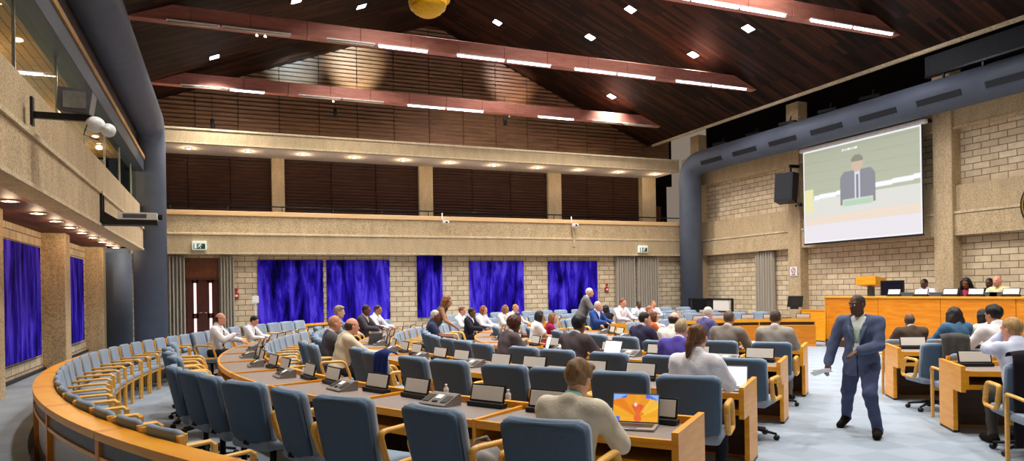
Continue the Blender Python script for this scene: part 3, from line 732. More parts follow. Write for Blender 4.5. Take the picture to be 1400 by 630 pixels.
def person(label, loc, rz, s=1., sit=True, lean=.12, hip=.60, twist=0., nod=.1, yaw=0., hair='short', hairc='#2b1c14', sk='pale', top='shirt', topc='#eeeeee', shirtc='#f0f0f0', tie=None, legc='#2a2c33',
           hands=None, shoulders=1.06, bulk=1., vox=.013, feet=None, lanyard=None, extra=None, shoec='#18130f', hem=.0):
    """figure facing +y before rz; hip = height of the hip joint; hands = two targets (x,y,z)"""
    o = empty('person', label, 'person', loc, rz); o.scale = (s, s, s)
    hc = v3(0, 0, hip); cx, sx = math.cos(twist), math.sin(twist); sl_, cl_ = math.sin(lean), math.cos(lean)
    U = v3(-sx*sl_, cx*sl_, cl_); W = v3(-sx*cl_, cx*cl_, -sl_); XX = v3(cx, sx, 0)
    P = lambda t, f=0., x=0.: hc+U*t+W*f+XX*x
    RM = np.stack([XX, W, U], 1)
    sw = .185*shoulders; bk = bulk
    torso = [('e', P(.0, -.01), (.172*bk, .125*bk, .125), RM, .05), ('e', P(.17, .012), (.152*bk, .114*bk, .16), RM, .06), ('e', P(.35, .0), (.168*bk, .115*bk, .17), RM, .06), ('c', P(.46, -.012, -sw+.03), P(.46, -.012, sw-.03), .062, .062, .06)]
    nb = P(.485, -.012); hb = P(.585, .02)
    # head frame: upright, nodding and turned
    c1, s1, c2, s2 = math.cos(yaw), math.sin(yaw), math.cos(nod), math.sin(nod)
    HR = np.array([[c1, -s1, 0], [s1, c1, 0], [0, 0, 1]]) @ np.array([[1, 0, 0], [0, c2, s2], [0, -s2, c2]])
    hd = hb+HR @ v3(0, .02, .085)
    h = lambda x, y, z: hd+HR @ v3(x, y, z)
    neck = [('c', nb, h(0, -.025, -.06), .056, .052, .03)]
    head = [('e', h(0, -.008, .022), (.075, .096, .100), HR, .02), ('e', h(0, .028, -.05), (.058, .064, .068), HR, .04), ('e', h(0, .062, -.098), (.03, .024, .02), HR, .03),
            ('c', h(0, .086, .012), h(0, .108, -.026), .009, .015, .012), ('c', h(-.04, .078, .03), h(.04, .078, .03), .012, .012, .015), ('c', h(-.018, .088, -.058), h(.018, .088, -.058), .008, .008, .008),
            ('e', h(-.077, -.005, -.008), (.012, .024, .033), HR, .006), ('e', h(.077, -.005, -.008), (.012, .024, .033), HR, .006)]
    carve = [('e', h(-.032, .102, .008), (.02, .016, .012), HR, -1), ('e', h(.032, .102, .008), (.02, .016, .012), HR, -1)]
    if hands is None: hands = ((-.2, .42, .22), (.2, .42, .22))
    arms, sleeves, hp = [], [], []
    for sd, H in zip((-1, 1), hands):
        sh = P(.455, -.012, sd*sw)
        wr = hc+v3(*H) if not (isinstance(H, tuple) and len(H) == 4) else v3(*H[:3])
        el, wr = ik(sh, wr, .29, .255, v3(sd*.7, -.25, -.8))
        arms += [('c', sh, el, .054, .043, .04), ('c', el, wr, .042, .028, .02)]
        sleeves.append((sh, el, wr))
        d = (wr-el)/np.linalg.norm(wr-el); d2 = d*.8+v3(0, .1, -.25); d2 /= np.linalg.norm(d2)
        lat = np.cross(d2, v3(0, 0, 1)); lat = lat/max(np.linalg.norm(lat), 1e-6); nrm = np.cross(lat, d2)
        pc = wr+d2*.05
        hp += [('c', wr, wr+d2*.02, .026, .028, .01), ('e', pc, (.040, .052, .017), np.stack([lat, d2, nrm], 1), .015)]
        for q, (fx, L) in enumerate(zip((-.03, -.01, .01, .029), (.068, .080, .076, .060) if sd > 0 else (.060, .076, .080, .068))):
            b = pc+d2*.040+lat*fx; m = b+d2*L*.5-nrm*.006+lat*fx*.15; e = m+(d2*.8-nrm*.55)*L*.5
            hp += [('c', b, m, .0095, .0085, .004), ('c', m, e, .0085, .0075, .003)]
        tb = wr+d2*.02-lat*sd*.03; tm = tb+d2*.028-lat*sd*.026; te = tm+d2*.032-lat*sd*.004-nrm*.006
        hp += [('c', tb, tm, .013, .0105, .008), ('c', tm, te, .0105, .009, .004)]
    legs, shoes = [], []
    if sit:
        for sd in (-1, 1):
            kn = v3(sd*.13, .42, hip-.04); an = v3(sd*.12, .40 if feet is None else feet, .10); to = an+v3(sd*.02, .17, -.055)
            legs += [('c', v3(sd*.09, 0, hip-.02), kn, .088, .060, .05), ('c', kn, an, .056, .038, .03)]
            shoes += [('c', an+v3(0, -.04, -.045), to, .042, .038, .03), ('c', an, an+v3(0, .05, -.03), .04, .04, .03)]
    else:
        for sd, ft in zip((-1, 1), feet or ((-.11, .05, .1), (.11, -.05, .1))):
            a = hc+v3(sd*.09, 0, -.03); an = v3(*ft[:3]); kn, an = ik(a, an, .43, .42, v3(0, 1, .1)); pit = ft[3] if len(ft) > 3 else 0.
            to = an+v3(sd*.03, .165*math.cos(pit), -.055+.165*math.sin(pit))
            legs += [('c', a, kn, .092, .062, .05), ('c', kn, an, .058, .040, .03)]
            shoes += [('c', an+v3(0, -.045*math.cos(pit), -.045-.045*math.sin(pit)), to, .042, .038, .03), ('c', an, an+v3(0, .05, -.03), .04, .04, .03)]
    def put(name, me, mat):
        q = bpy.data.objects.new(name, me); COL.objects.link(q); q.parent = o; me.materials.append(mat); return q
    body = torso+neck+head+arms+hp+legs+shoes+carve
    put('body', Field(body, vox).mesh('body'), skin(SK[sk]))
    wr_n = lambda X, Y, Z: .005*np.sin(38*Z+19*X+5*Y)*np.sin(17*X-21*Y+6*Z+3)
    # garments
    up = lambda X, Y, Z: ((X-hc[0])*U[0]+(Y-hc[1])*U[1]+(Z-hc[2])*U[2])
    fr = lambda X, Y, Z: ((X-hc[0])*W[0]+(Y-hc[1])*W[1]+(Z-hc[2])*W[2])
    lt = lambda X, Y, Z: ((X-hc[0])*XX[0]+(Y-hc[1])*XX[1]+(Z-hc[2])*XX[2])
    sl = lambda cut, k=.03: [q for sh, el, wr in sleeves for q in ((('c', sh, el, .056, .046, k), ('c', el, el+(wr-el)*cut, .046, .046-.012*cut, .02)) if cut > 0 else (('c', sh, sh+(el-sh)*(.6+cut), .058, .054, k),))]
    collar = [('c', nb+U*.005-W*.01, nb+U*.052+W*.0, .066, .060, .02)]
    j = top in ('jacket', 'coat'); vb = .18 if sit else .04
    if j:
        put('shirt', Field(torso[1:]+collar, vox, .006).mesh('shirt'), cloth(shirtc))
        V = lambda X, Y, Z: np.minimum(np.minimum(fr(X, Y, Z)-.02, (.075*np.clip((up(X, Y, Z)-vb)/(.48-vb), 0, 1.2))+(0 if sit else .005)-np.abs(lt(X, Y, Z))), .05)
        put('jacket', Field(torso+sl(.93)+[('c', nb-U*.02-W*.03, nb+U*.022-W*.035, .052, .048, .02), ('e', P(-.10 if sit else -.10, .0), ((.168 if sit else .178)*bk, (.125 if sit else .138)*bk, .10 if sit else .36), RM, .05)], vox, .022, [V]+([] if sit else [lambda X, Y, Z: -(up(X, Y, Z)+.19)]), wr_n).mesh('jacket'), cloth(topc))
        m = MB(); m.tube([P(.36, .128, -.055), P(.45, .085, -.082), P(.50, .0, -.088), P(.515, -.06, -.05), P(.52, -.075, 0), P(.515, -.06, .05), P(.50, .0, .088), P(.45, .085, .082), P(.36, .128, .055)], .014, 8, False, .024); m.build('collar', cloth(topc), o, True)
        for q in (-1, 1):
            m = MB(); m.tube([P(.46, .078, q*.085), P(.36, .142*bk, q*.075), P(.26, .150*bk, q*.045), P(vb+.02, .152*bk, q*.012)], lambda t: .034*(1-.75*t), 8, False, .009); m.build('lapel', cloth(topc), o, True)
    elif top == 'sleeveless':
        put('dress', Field(torso+[('e', P(-.10, .0), (.17, .13, .14), RM, .05)], vox, .012, [], wr_n).mesh('dress'), cloth(topc))
    else:
        put('blouse' if top == 'blouse' else 'shirt', Field(torso+sl(.88 if top != 'tee' else -.05)+collar, vox, .014, [], wr_n).mesh('shirt'), cloth(topc))
    put('trousers', Field([torso[0]]+legs, vox, .012 if sit else .02, [], wr_n).mesh('trousers'), cloth(legc))
    for q in (0, 2): put('shoe', Field(shoes[q:q+2], vox, .008).mesh('shoe'), cloth(shoec))
    if tie: put('tie', Field([('c', P(.45, .095), P(.44, .105), .022, .02, .01), ('c', P(.43, .118), P(.16, .135), .018, .03, .01)], min(vox, .01)).mesh('tie'), cloth(tie))
    if lanyard:
        m = MB(); m.tube([P(.50, -.03, -.05), P(.47, .05, -.075), P(.38, .14, -.05), P(.22, .15, 0), P(.38, .14, .05), P(.47, .05, .075), P(.50, -.03, .05)], .007, 6).build('lanyard', cloth(lanyard), o)
        b = MB().box((0, 0, 0), (.085, .012, .11)); q = b.build('badge', 'white', o); q.location = P(.16, .16, 0)
    # hair
    up_h = lambda X, Y, Z: (X-hd[0])*HR[0][2]+(Y-hd[1])*HR[1][2]+(Z-hd[2])*HR[2][2]
    fw_h = lambda X, Y, Z: (X-hd[0])*HR[0][1]+(Y-hd[1])*HR[1][1]+(Z-hd[2])*HR[2][1]
    hn = lambda X, Y, Z: .003*np.sin(90*X+20*Z)*np.sin(70*Y+15*Z+1)
    face = lambda X, Y, Z: np.minimum(fw_h(X, Y, Z)*.82-up_h(X, Y, Z)*.57-.012, .03)
    low = lambda zl: (lambda X, Y, Z: -(up_h(X, Y, Z)-zl)-.0)
    capp = [('e', h(0, -.016, .026), (.083, .104, .108), HR, .02)]
    hv = min(vox, .011); cuts = [face]; nz = hn; pr = list(capp)
    if hair == 'bald_ring': pr = [('e', h(0, -.016, .0), (.082, .102, .085), HR, .02)]; cuts = [face, low(-.075), lambda X, Y, Z: up_h(X, Y, Z)-.045-.25*(-fw_h(X, Y, Z))]
    elif hair == 'short': cuts = [face, low(-.085)]
    elif hair == 'thick': pr = [('e', h(0, -.018, .036), (.090, .112, .115), HR, .02), ('e', h(.03, .05, .10), (.05, .05, .035), HR, .02)]; cuts = [face, low(-.09)]; nz = lambda X, Y, Z: .006*np.sin(55*X+20*Z)*np.sin(48*Y+22*Z+1)
    elif hair == 'crop': pr = [('e', h(0, -.014, .024), (.079, .100, .104), HR, .02)]; cuts = [face, low(-.07)]
    elif hair == 'afro': pr = [('e', h(0, -.03, .05), (.115, .125, .12), HR, .02)]; nz = lambda X, Y, Z: .008*np.sin(70*X)*np.sin(66*Y)*np.sin(60*Z)
    elif hair == 'long': pr = capp+[('e', h(0, -.055, -.09), (.10, .06, .14), HR, .05)]+[('c', h(q*.082, -.012, .02), h(q*.085, -.02, -.17), .03, .036, .03) for q in (-1, 1)]
    elif hair == 'long_full': pr = [('e', h(0, -.03, .03), (.105, .115, .115), HR, .02), ('e', h(0, -.07, -.12), (.14, .075, .17), HR, .05)]+[('c', h(q*.09, -.012, .02), h(q*.115, -.03, -.2), .04, .05, .03) for q in (-1, 1)]; nz = lambda X, Y, Z: .007*np.sin(50*X)*np.sin(45*Y)*np.sin(40*Z)
    elif hair == 'bob': pr = capp+[('e', h(0, -.045, -.045), (.095, .075, .10), HR, .04)]+[('c', h(q*.08, 0, .02), h(q*.08, -.0, -.09), .03, .032, .03) for q in (-1, 1)]
    elif hair == 'ponytail': pr = capp+[('e', h(0, -.115, .075), (.04, .04, .035), HR, .015), ('c', h(0, -.13, .07), h(-.03, -.15, -.06), .036, .034, .02), ('c', h(-.03, -.15, -.06), h(-.055, -.12, -.19), .034, .014, .02)]; cuts = [face]
    elif hair == 'bun': pr = capp+[('e', h(0, -.10, .08), (.05, .05, .045), HR, .015)]; cuts = [face, low(-.08)]
    if hair in ('long', 'long_full', 'bob', 'afro'): cuts = [lambda X, Y, Z: np.minimum(np.minimum(fw_h(X, Y, Z)*.9-up_h(X, Y, Z)*.42-.022, .062-np.abs((X-hd[0])*HR[0][0]+(Y-hd[1])*HR[1][0]+(Z-hd[2])*HR[2][0])+.3*np.maximum(0, .0-fw_h(X, Y, Z))), .05)]
    put('hair', Field(pr, hv, .0, cuts, nz).mesh('hair'), hairm(hairc))
    if vox < .012:
        for q in (-1, 1):
            e = MB().ball((0, 0, 0), .0105, 12).build('eye', 'white', o, True); e.location = h(q*.032, .0815, .006)
            ir = MB().ball((0, 0, 0), .006, 8).build('iris', 'black', e, True); ir.location = HR @ v3(0, .0085, 0)
    return o
# ================================================================== WHO SITS WHERE
def facing(dx, dy): return math.atan2(-dx, dy)      # rz that turns +y to (dx,dy)
CR = {'A': 13.42, 'B': 11.08, 'C': 8.82, 'D': 6.28}
PLACED = []
need = {}                                            # (row, block) -> [(theta, occupant)]
def seat(px, py, row, label, block='near', far=False, r=None, dturn=0., chair=True, **kw):
    rr = r or CR[row]
    p = on_ring(px, py, rr-.12, far); th = math.degrees(math.atan2(p.y-CY, p.x-CX)) % 360
    lean = kw.get('lean', .14); hip = kw.get('hip', .60)
    s = min(1.1, max(.92, p.z/(hip+.585*math.cos(lean)+.2)))
    rh = math.hypot(p.x-CX, p.y-CY)+.10
    q = pol(rh, th)
    kw.setdefault('lean', .14); kw.setdefault('hands', ((-.17, .47, .215), (.17, .47, .215)))
    person(label, (q.x, q.y, 0), R(th+90)+dturn, s, **kw)
    if chair: need.setdefault((row, block), []).append((th, rh+.06))
    return q, th
# ---- nearest rows, seen from behind
seat(783, 494, 'A', 'person in a beige blazer with wavy light brown hair, beside the orange laptop screen', vox=.0085, hair='thick', hairc='#8a6a45', sk='pale', top='jacket', topc='#e4d9c2', shirtc='#9fd3c0', lean=.2, nod=.35, legc='#3a3a40', yaw=-.1)
seat(953, 444, 'B', 'person with a brown ponytail and white shirt, at the aisle end of the second row', vox=.0085, hair='ponytail', hairc='#6b4526', sk='pale', top='shirt', topc='#f1eef2', lean=.1, nod=.08, shoulders=.94)
seat(928, 437, 'C', 'person in a violet jacket with grey blond hair, beyond the ponytailed person', hair='crop', hairc='#a58d6c', sk='pale', top='jacket', topc='#5b4fa6', shirtc='#d9d4ee', lean=.22, nod=.2, shoulders=1.12)
seat(788, 432, 'C', 'person with black hair in a dark grey suit, facing a white laptop screen', hair='thick', hairc='#15110f', sk='brown', top='jacket', topc='#5a5054', shirtc='#e8e8ea', lean=.18, nod=.12, shoulders=1.08)
seat(692, 434, 'C', 'person with reddish dark curly hair and grey brown jacket, bent over the desk', hair='afro', hairc='#4a2519', sk='dark', top='jacket', topc='#5b5052', shirtc='#d8d8d8', lean=.34, nod=.3, shoulders=1.05)
seat(921, 427, 'D', 'person in a white shirt with dark hair thinning on the crown, beside the navy suit', r=6.7, hair='bald_ring', hairc='#2a1d16', sk='pale', top='shirt', topc='#f2efe4', lean=.12, nod=.15)
seat(879, 427, 'D', 'person with dark hair in a navy suit turning to look along the desk', hair='short', hairc='#241a15', sk='pale', top='jacket', topc='#3d3a52', shirtc='#dfe3f2', lean=.16, yaw=-.6)
seat(994, 425, 'D', 'person in a taupe grey suit leaning on the innermost desk row', hair='crop', hairc='#5b4c40', sk='tan', top='jacket', topc='#8a8078', shirtc='#dddddd', lean=.22, nod=.15, shoulders=1.1)
seat(1060, 424, 'D', 'person in a pale grey suit at the aisle end of the innermost row', hair='crop', hairc='#4b3a2e', sk='tan', top='jacket', topc='#a39c92', shirtc='#e6e6e6', lean=.1, nod=.1, legc='#6f6d68', shoulders=1.08)
seat(967, 420, 'D', 'person with white grey hair in a blue violet jacket, beyond the taupe suit', block='far_in', r=3.4, chair=False, hair='short', hairc='#c9c6b8', sk='pale', top='jacket', topc='#5c5a8a', shirtc='#e8e8e8')
# ---- the bend of the horseshoe, facing towards the podium
seat(735, 425, 'D', 'person with smooth black hair in a white short sleeved blouse, facing the podium', r=6.9, hair='bob', hairc='#1c1a1d', sk='tan', top='tee', topc='#f3eeee', lean=.18)
seat(753, 428, 'D', 'person with wavy brown hair in a maroon top, talking beside the white blouse', r=6.5, hair='bob', hairc='#8a5b33', sk='pale', top='tee', topc='#9b2348', lean=.2, yaw=-.3)
seat(706, 429, 'D', 'person with black hair in a mustard top, looking along the desk', r=6.9, hair='bob', hairc='#17130f', sk='brown', top='tee', topc='#d99a25', lean=.15, yaw=-.5)
seat(593, 424, 'C', 'person with grey white hair and a dark blue top, next to the standing woman', block='bend', r=8.9, far=True, hair='crop', hairc='#cfc8bd', sk='brown', top='tee', topc='#3d4460', lean=.15)
seat(456, 432, 'B', 'person with reddish balding head in a grey suit, first of the pair facing the podium', hair='crop', hairc='#c08a63', sk='pink', top='jacket', topc='#5a585e', shirtc='#f0e6e6', lean=.12, r=11.22)
seat(470, 435, 'B', 'person with dark thinning hair in a cream jacket, reaching far over the desk', hair='bald_ring', hairc='#3a2a1e', sk='pink', top='jacket', topc='#d6c7ab', shirtc='#e6ddd0', lean=.3, hands=((-.2, .52, .2), (.15, .58, .2)), r=11.22)
seat(462, 419, 'B', 'person with tousled grey blond hair, seen behind the reddish head', far=True, hair='thick', hairc='#a08a68', sk='pale', top='shirt', topc='#8c93a0', r=11.3)
seat(300, 428, 'A', 'balding person in a white shirt and dark tie, nearest to the double door', far=True, hair='bald_ring', hairc='#3a2418', sk='pink', top='shirt', topc='#f3efef', tie='#3a3540', lean=.12, hands=((-.15, .48, .22), (.12, .42, .36)))
seat(345, 431, 'A', 'person with black hair in a white shirt and dark tie, reading below the first tapestry', far=True, hair='short', hairc='#1a1512', sk='pink', top='shirt', topc='#efecee', tie='#33364a', nod=.45)
seat(499, 417, 'B', 'person with dark hair in a dark grey suit, sitting beside a white shirt with lanyard', far=True, r=11.22, hair='short', hairc='#2d1c14', sk='brown', top='jacket', topc='#48454c', shirtc='#d7c5c2')
seat(515, 417, 'B', 'person in a white shirt with a dark lanyard, sitting beside the dark grey suit', far=True, r=11.22, hair='crop', hairc='#3d2c22', sk='tan', top='shirt', topc='#eceaf0', lanyard='#2a2c3a')
# ---- rear rows, faces towards us
fk = dict(far=True, block='far')
seat(631, 419, 'C', 'person in a white blouse with a teal lanyard, rear row', r=9.3, hair='short', hairc='#7a4f3a', sk='pink', top='shirt', topc='#f2f0f0', lanyard='#1fa79b', **fk)
seat(644, 421, 'C', 'person with black hair in a dark jacket, next to the teal lanyard', hair='short', hairc='#120f10', sk='brown', top='jacket', topc='#2b2a36', **fk)
seat(660, 418, 'C', 'person with reddish brown hair in a white blouse, below the edge of the wide tapestry', hair='bob', hairc='#8a4f2e', sk='pink', top='shirt', topc='#eceaf2', **fk)
seat(690, 417, 'C', 'person with brown bobbed hair in a pale shirt, in front of the wide tapestry', hair='bob', hairc='#8a6038', sk='tan', top='shirt', topc='#e7e1dc', **fk)
seat(704, 416, 'C', 'balding person with fair skin, at the far edge of the wide tapestry', hair='crop', hairc='#b5854f', sk='pink', top='shirt', topc='#d5d2d0', **fk)
seat(816, 412, 'D', 'grey haired person in a blue suit, seated beside the standing man in grey', hair='crop', hairc='#cdbfae', sk='pink', top='jacket', topc='#2f4a86', shirtc='#dfe6f6', **fk)
seat(836, 417, 'D', 'person with long black hair in dark clothes, turned away below the grey curtains', hair='long', hairc='#16110f', sk='brown', top='shirt', topc='#2a2426', dturn=PI, **fk)
seat(850, 408, 'D', 'person with short auburn hair in a white top, in front of the grey curtains', hair='short', hairc='#7a452b', sk='pink', top='shirt', topc='#efe6e8', **fk)
seat(873, 412, 'C', 'dark skinned person in a white shirt, just below the gap of the curtains', hair='crop', hairc='#14100e', sk='dark', top='shirt', topc='#e4e2ea', **fk)
seat(893, 411, 'C', 'fair person in a white shirt and black waistcoat, beyond the curtain gap', hair='crop', hairc='#9a6a48', sk='pink', top='shirt', topc='#e9e5e2', **fk)
seat(887, 418, 'D', 'person with a reddish bald head, in front of the blue round duct', r=4.45, chair=False, hair='crop', hairc='#b06a48', sk='pink', top='shirt', topc='#d9d6d4', **fk)
seat(893, 428, 'D', 'person with auburn hair in an orange top, lowest of the rear group', r=4.3, chair=False, hair='bob', hairc='#5d3520', sk='pink', top='shirt', topc='#b9653a', block='far_in')
# ---- block between aisle and podium
rk = dict(block='right')
seat(1243, 428, 'E', 'person in a dark brown suit with shaved greying head, wooden armchair before the podium', r=4.35, chair=False, hair='bald_ring', hairc='#54483f', sk='brown', top='jacket', topc='#57493f', shirtc='#d9d9d9', lean=.1, shoulders=1.15, **rk)
seat(1305, 421, 'E', 'person with long dark hair in a blue denim jacket', r=4.35, chair=False, hair='long_full', hairc='#221916', sk='tan', top='jacket', topc='#4a6d8c', shirtc='#9fc3d6', lean=.15, **rk)
seat(1345, 423, 'E', 'person with long black hair in a cream top, half hidden behind the black haired person', r=4.35, chair=False, hair='long', hairc='#1b1514', sk='tan', top='shirt', topc='#f0ead9', lean=.15, **rk)
seat(1362, 418, 'D', 'person with short black hair in a white shirt, working at a white laptop', hair='thick', hairc='#110e0e', sk='tan', top='shirt', topc='#f2eef0', lean=.16, nod=.15, yaw=.35, **rk)
seat(1391, 435, 'C', 'blond person in a pale blue shirt, hand at chin, dark coat over chair', vox=.0095, hair='short', hairc='#b08a5a', sk='pink', top='shirt', topc='#d3daf0', lean=.25, nod=.15, yaw=.5, hands=((-.02, .30, .62), (.2, .46, .22)), legc='#4a4640', **rk)
# ---- podium
PFZ, PXF = .5, 16.42
def podium_person(px, py, x, label, **kw):
    p = on_x(px, py, x); s = min(1.1, max(.9, (p.z-PFZ)/1.385)); person(label, (x+.1, p.y, PFZ), facing(-1, 0), s, **kw)
podium_person(1264, 381, 17.25, 'dark skinned person in a white shirt, seated on the podium nearest to the monitor', hair='crop', hairc='#120e0c', sk='dark', top='shirt', topc='#e9e6f2')
podium_person(1321, 380, 17.2, 'person with voluminous dark curly hair on the podium', hair='long_full', hairc='#1d1210', sk='brown', top='jacket', topc='#2d2328', shirtc='#b23a58', nod=.3, yaw=.3)
podium_person(1353, 380, 18.0, 'dark skinned person at the wall, behind the podium speakers', hair='crop', hairc='#0f0c0b', sk='dark', top='jacket', topc='#1f1e24')
podium_person(1364, 377, 17.2, 'pink bald person in a pale yellow shirt on the podium', hair='bald_ring', hairc='#d9b48f', sk='pink', top='shirt', topc='#efe2ac')
# ---- people on their feet
p = on_ring(801, 389, 6.65, True)
person('standing grey haired person in a grey suit bending towards the blue suit', (p.x-.15, p.y+.05, 0), facing(.9, -.42), 1.08, False, .34, .93, hair='crop', hairc='#cfcac0', sk='pink', top='jacket', topc='#6f6c6c', shirtc='#e0e0e0', legc='#33333a', hands=((-.2, .55, .12), (.2, .50, .10)))
p = on_ring(612, 397, 8.75, True)
person('standing person with long brown hair in a dark grey sleeveless dress, leaning over a desk', (p.x-.36, p.y+.05, 0), facing(.93, -.3), 1.02, False, .50, .93, hair='long_full', hairc='#7a4a28', sk='tan', top='sleeveless', topc='#55524f', legc='#4c4a48', hands=((-.2, .50, .0), (.2, .50, .02)), nod=.25, yaw=-.3)
wp = on_z(1179, 592, 0); wf_ = facing(-.90, -.44)
def wl(px, py, z, pit):
    d = on_z(px, py, 0)-wp; c, s = math.cos(-wf_), math.sin(-wf_); return ((d.x*c-d.y*s)/.985, (d.x*s+d.y*c)/.985, z, pit)
WF = (wl(1200, 598, .10, 0.), wl(1157, 582, .12, -.3))
person('person in a blue suit with green lanyard, striding across the carpet with papers in hand', (wp.x, wp.y, 0), facing(-.90, -.44), .985, False, .08, .91, vox=.0085, bulk=1.04, shoulders=1.12, hair='crop', hairc='#3a312c', sk='dark', top='jacket', topc='#58627e', shirtc='#e9efe9', legc='#4a5270', lanyard='#4f8f62', yaw=.0-.45, nod=.08,
       hands=((-.04, .28, .12), (.36, .10, -.07)), feet=WF)
o = empty('paper_sheaf', 'folded white papers held in the hand of the striding person', 'papers', (0, 0, 0))
f = facing(-.90, -.44); hx, hy = .36*.985, .19*.985
o.location = (wp.x+hx*math.cos(f)-hy*math.sin(f), wp.y+hx*math.sin(f)+hy*math.cos(f), .735); o.rotation_euler = (R(20), R(8), f)
MB().box((.02, .06, 0), (.20, .15, .006)).build('sheet', 'paper', o); MB().box((.05, .08, -.02), (.17, .15, .005), (0, .25, 0)).build('sheet', 'paper', o)
# ================================================================== CHAIRS
def fill(row, block, a0, a1, step, fixed=(), label='', start='', skip=()):
    """armed swivel chairs from a0 to a1: first the given and occupied places, then the free ones between"""
    sgn = 1 if a1 > a0 else -1; pl = [(t, r) for t, r in need.get((row, block), [])]
    for t in fixed:
        t, rr = t if isinstance(t, tuple) else (t, CR[row])
        if all(abs(t-q) > step*.72 for q, _ in pl): pl.append((t, rr))
    a = a0
    while (a1-a)*sgn > 0:
        if all(abs(a-q) > step*.93 for q, _ in pl) and not any(s0 < a < s1 for s0, s1 in skip): pl.append((a, CR[row]-(.13 if row == 'B' and a < 192 else 0))); 
        a += sgn*step*.25
    pl.sort(key=lambda t: sgn*t[0])
    n = 0
    for t, r in pl:
        if not in_frame(*pol(r, t, .8), 50): continue
        c = pol(r, t)
        if any((c-q).length < .50 for q in PLACED): continue
        PLACED.append(c)
        tn = TURN.get((row, round(t, 1)), random.uniform(-7, 7))
        ring_put(swivel, r, t, 0, f'{label}, {ORD[n]} from {start}', f'swivel chairs of the {label.split(" at ")[-1]}', tn).scale = (1, 1, .94 if row in 'CD' else 1); n += 1
TURN = {('A', 213.4): -9, ('A', 209.3): 7, ('A', 206.7): -10, ('A', 203.1): 10, ('A', 200.4): -5, ('A', 197.9): 2, ('A', 195.5): -3, ('A', 217.1): 0, ('D', 235.9): 8}
fill('A', 'near', 217.5, 141, 2.75, [213.4, 209.3, 206.7, 203.1, 200.4, 197.9, 195.3]+[(q, 13.2) for q in (189.5, 186., 182.5, 178.)], 'slate blue swivel chair at the outermost desk row', 'the aisle gap', skip=[(166, 195.4), (210., 217)])
fill('B', 'near', 217.5, 140, 3.35, [214.3, 207.6, 203.4, 200.2, 195.4], 'slate blue swivel chair at the second desk row', 'the aisle gap')
fill('C', 'near', 217.7, 140, 4.4, [217.7], 'slate blue swivel chair at the third desk row', 'the aisle gap')
fill('D', 'near', 216, 148, 6.4, [], 'slate blue swivel chair at the innermost desk row', 'the aisle gap')
fill('C', 'right', 237, 252, 4.6, [], 'swivel chair at the third row facing the podium', 'the gap')
fill('D', 'right', 237, 262, 6.2, [(235.9, 6.15)], 'swivel chair at the innermost row facing the podium', 'the gap')
fill('D', 'far', 126, 60, 6.5, [], 'slate blue swivel chair at the innermost rear row', 'the rear gap')
fill('C', 'far', 146, 64, 4.7, [], 'slate blue swivel chair at the third rear row', 'the rear gap', skip=[(126, 147)])
fill('B', 'far', 126, 68, 3.7, [], 'slate blue swivel chair at the second rear row', 'the rear gap')
def ring_arm(r, a0, a1, step, label, start, turn=0., every=0):
    sgn = 1 if a1 > a0 else -1; a = a0; n = 0
    while (a1-a)*sgn > 0:
        if in_frame(*pol(r, a, .5), 30) and not any((pol(r, a)-q).length < .47 for q in PLACED):
            ring_put(armchair, r, a, 0, f'{label}, {ORD[n]} from {start}', label+'s', random.uniform(-3, 3)); n += 1
        a += sgn*step
ring_arm(14.45, 150, 214.5, 2.37, 'blue grey wooden armchair against the curved barrier', 'the doorway')
ring_arm(11.80, 150, 187, 2.95, 'blue grey wooden armchair backing onto the outermost desk row', 'the doorway')
ring_arm(9.44, 140, 172, 3.7, 'blue grey wooden armchair backing onto the second desk row', 'the doorway')
ring_arm(6.98, 140, 166, 5., 'blue grey wooden armchair backing onto the third desk row', 'the doorway')
ring_arm(6.98, 124, 70, 5.2, 'blue grey wooden armchair before the third rear row', 'the rear gap')
ring_arm(4.45, 128.2, 92, 7.4, 'wooden armchair before the innermost rear desk', 'the rear gap')
ring_arm(4.45, 236.5, 262, 7.6, 'wooden armchair facing the podium across the gap', 'the striding person')
for i, (r, t) in enumerate([(6.97, 236.4), (9.43, 235.2)]):
    armchair(pol(r, t), R(t), ['blue grey wooden armchair beside the desk end of the third row by the podium', 'blue grey wooden armchair beside the dark coat, only its wooden leg and arm in view'][i], 'loose armchairs by the podium')
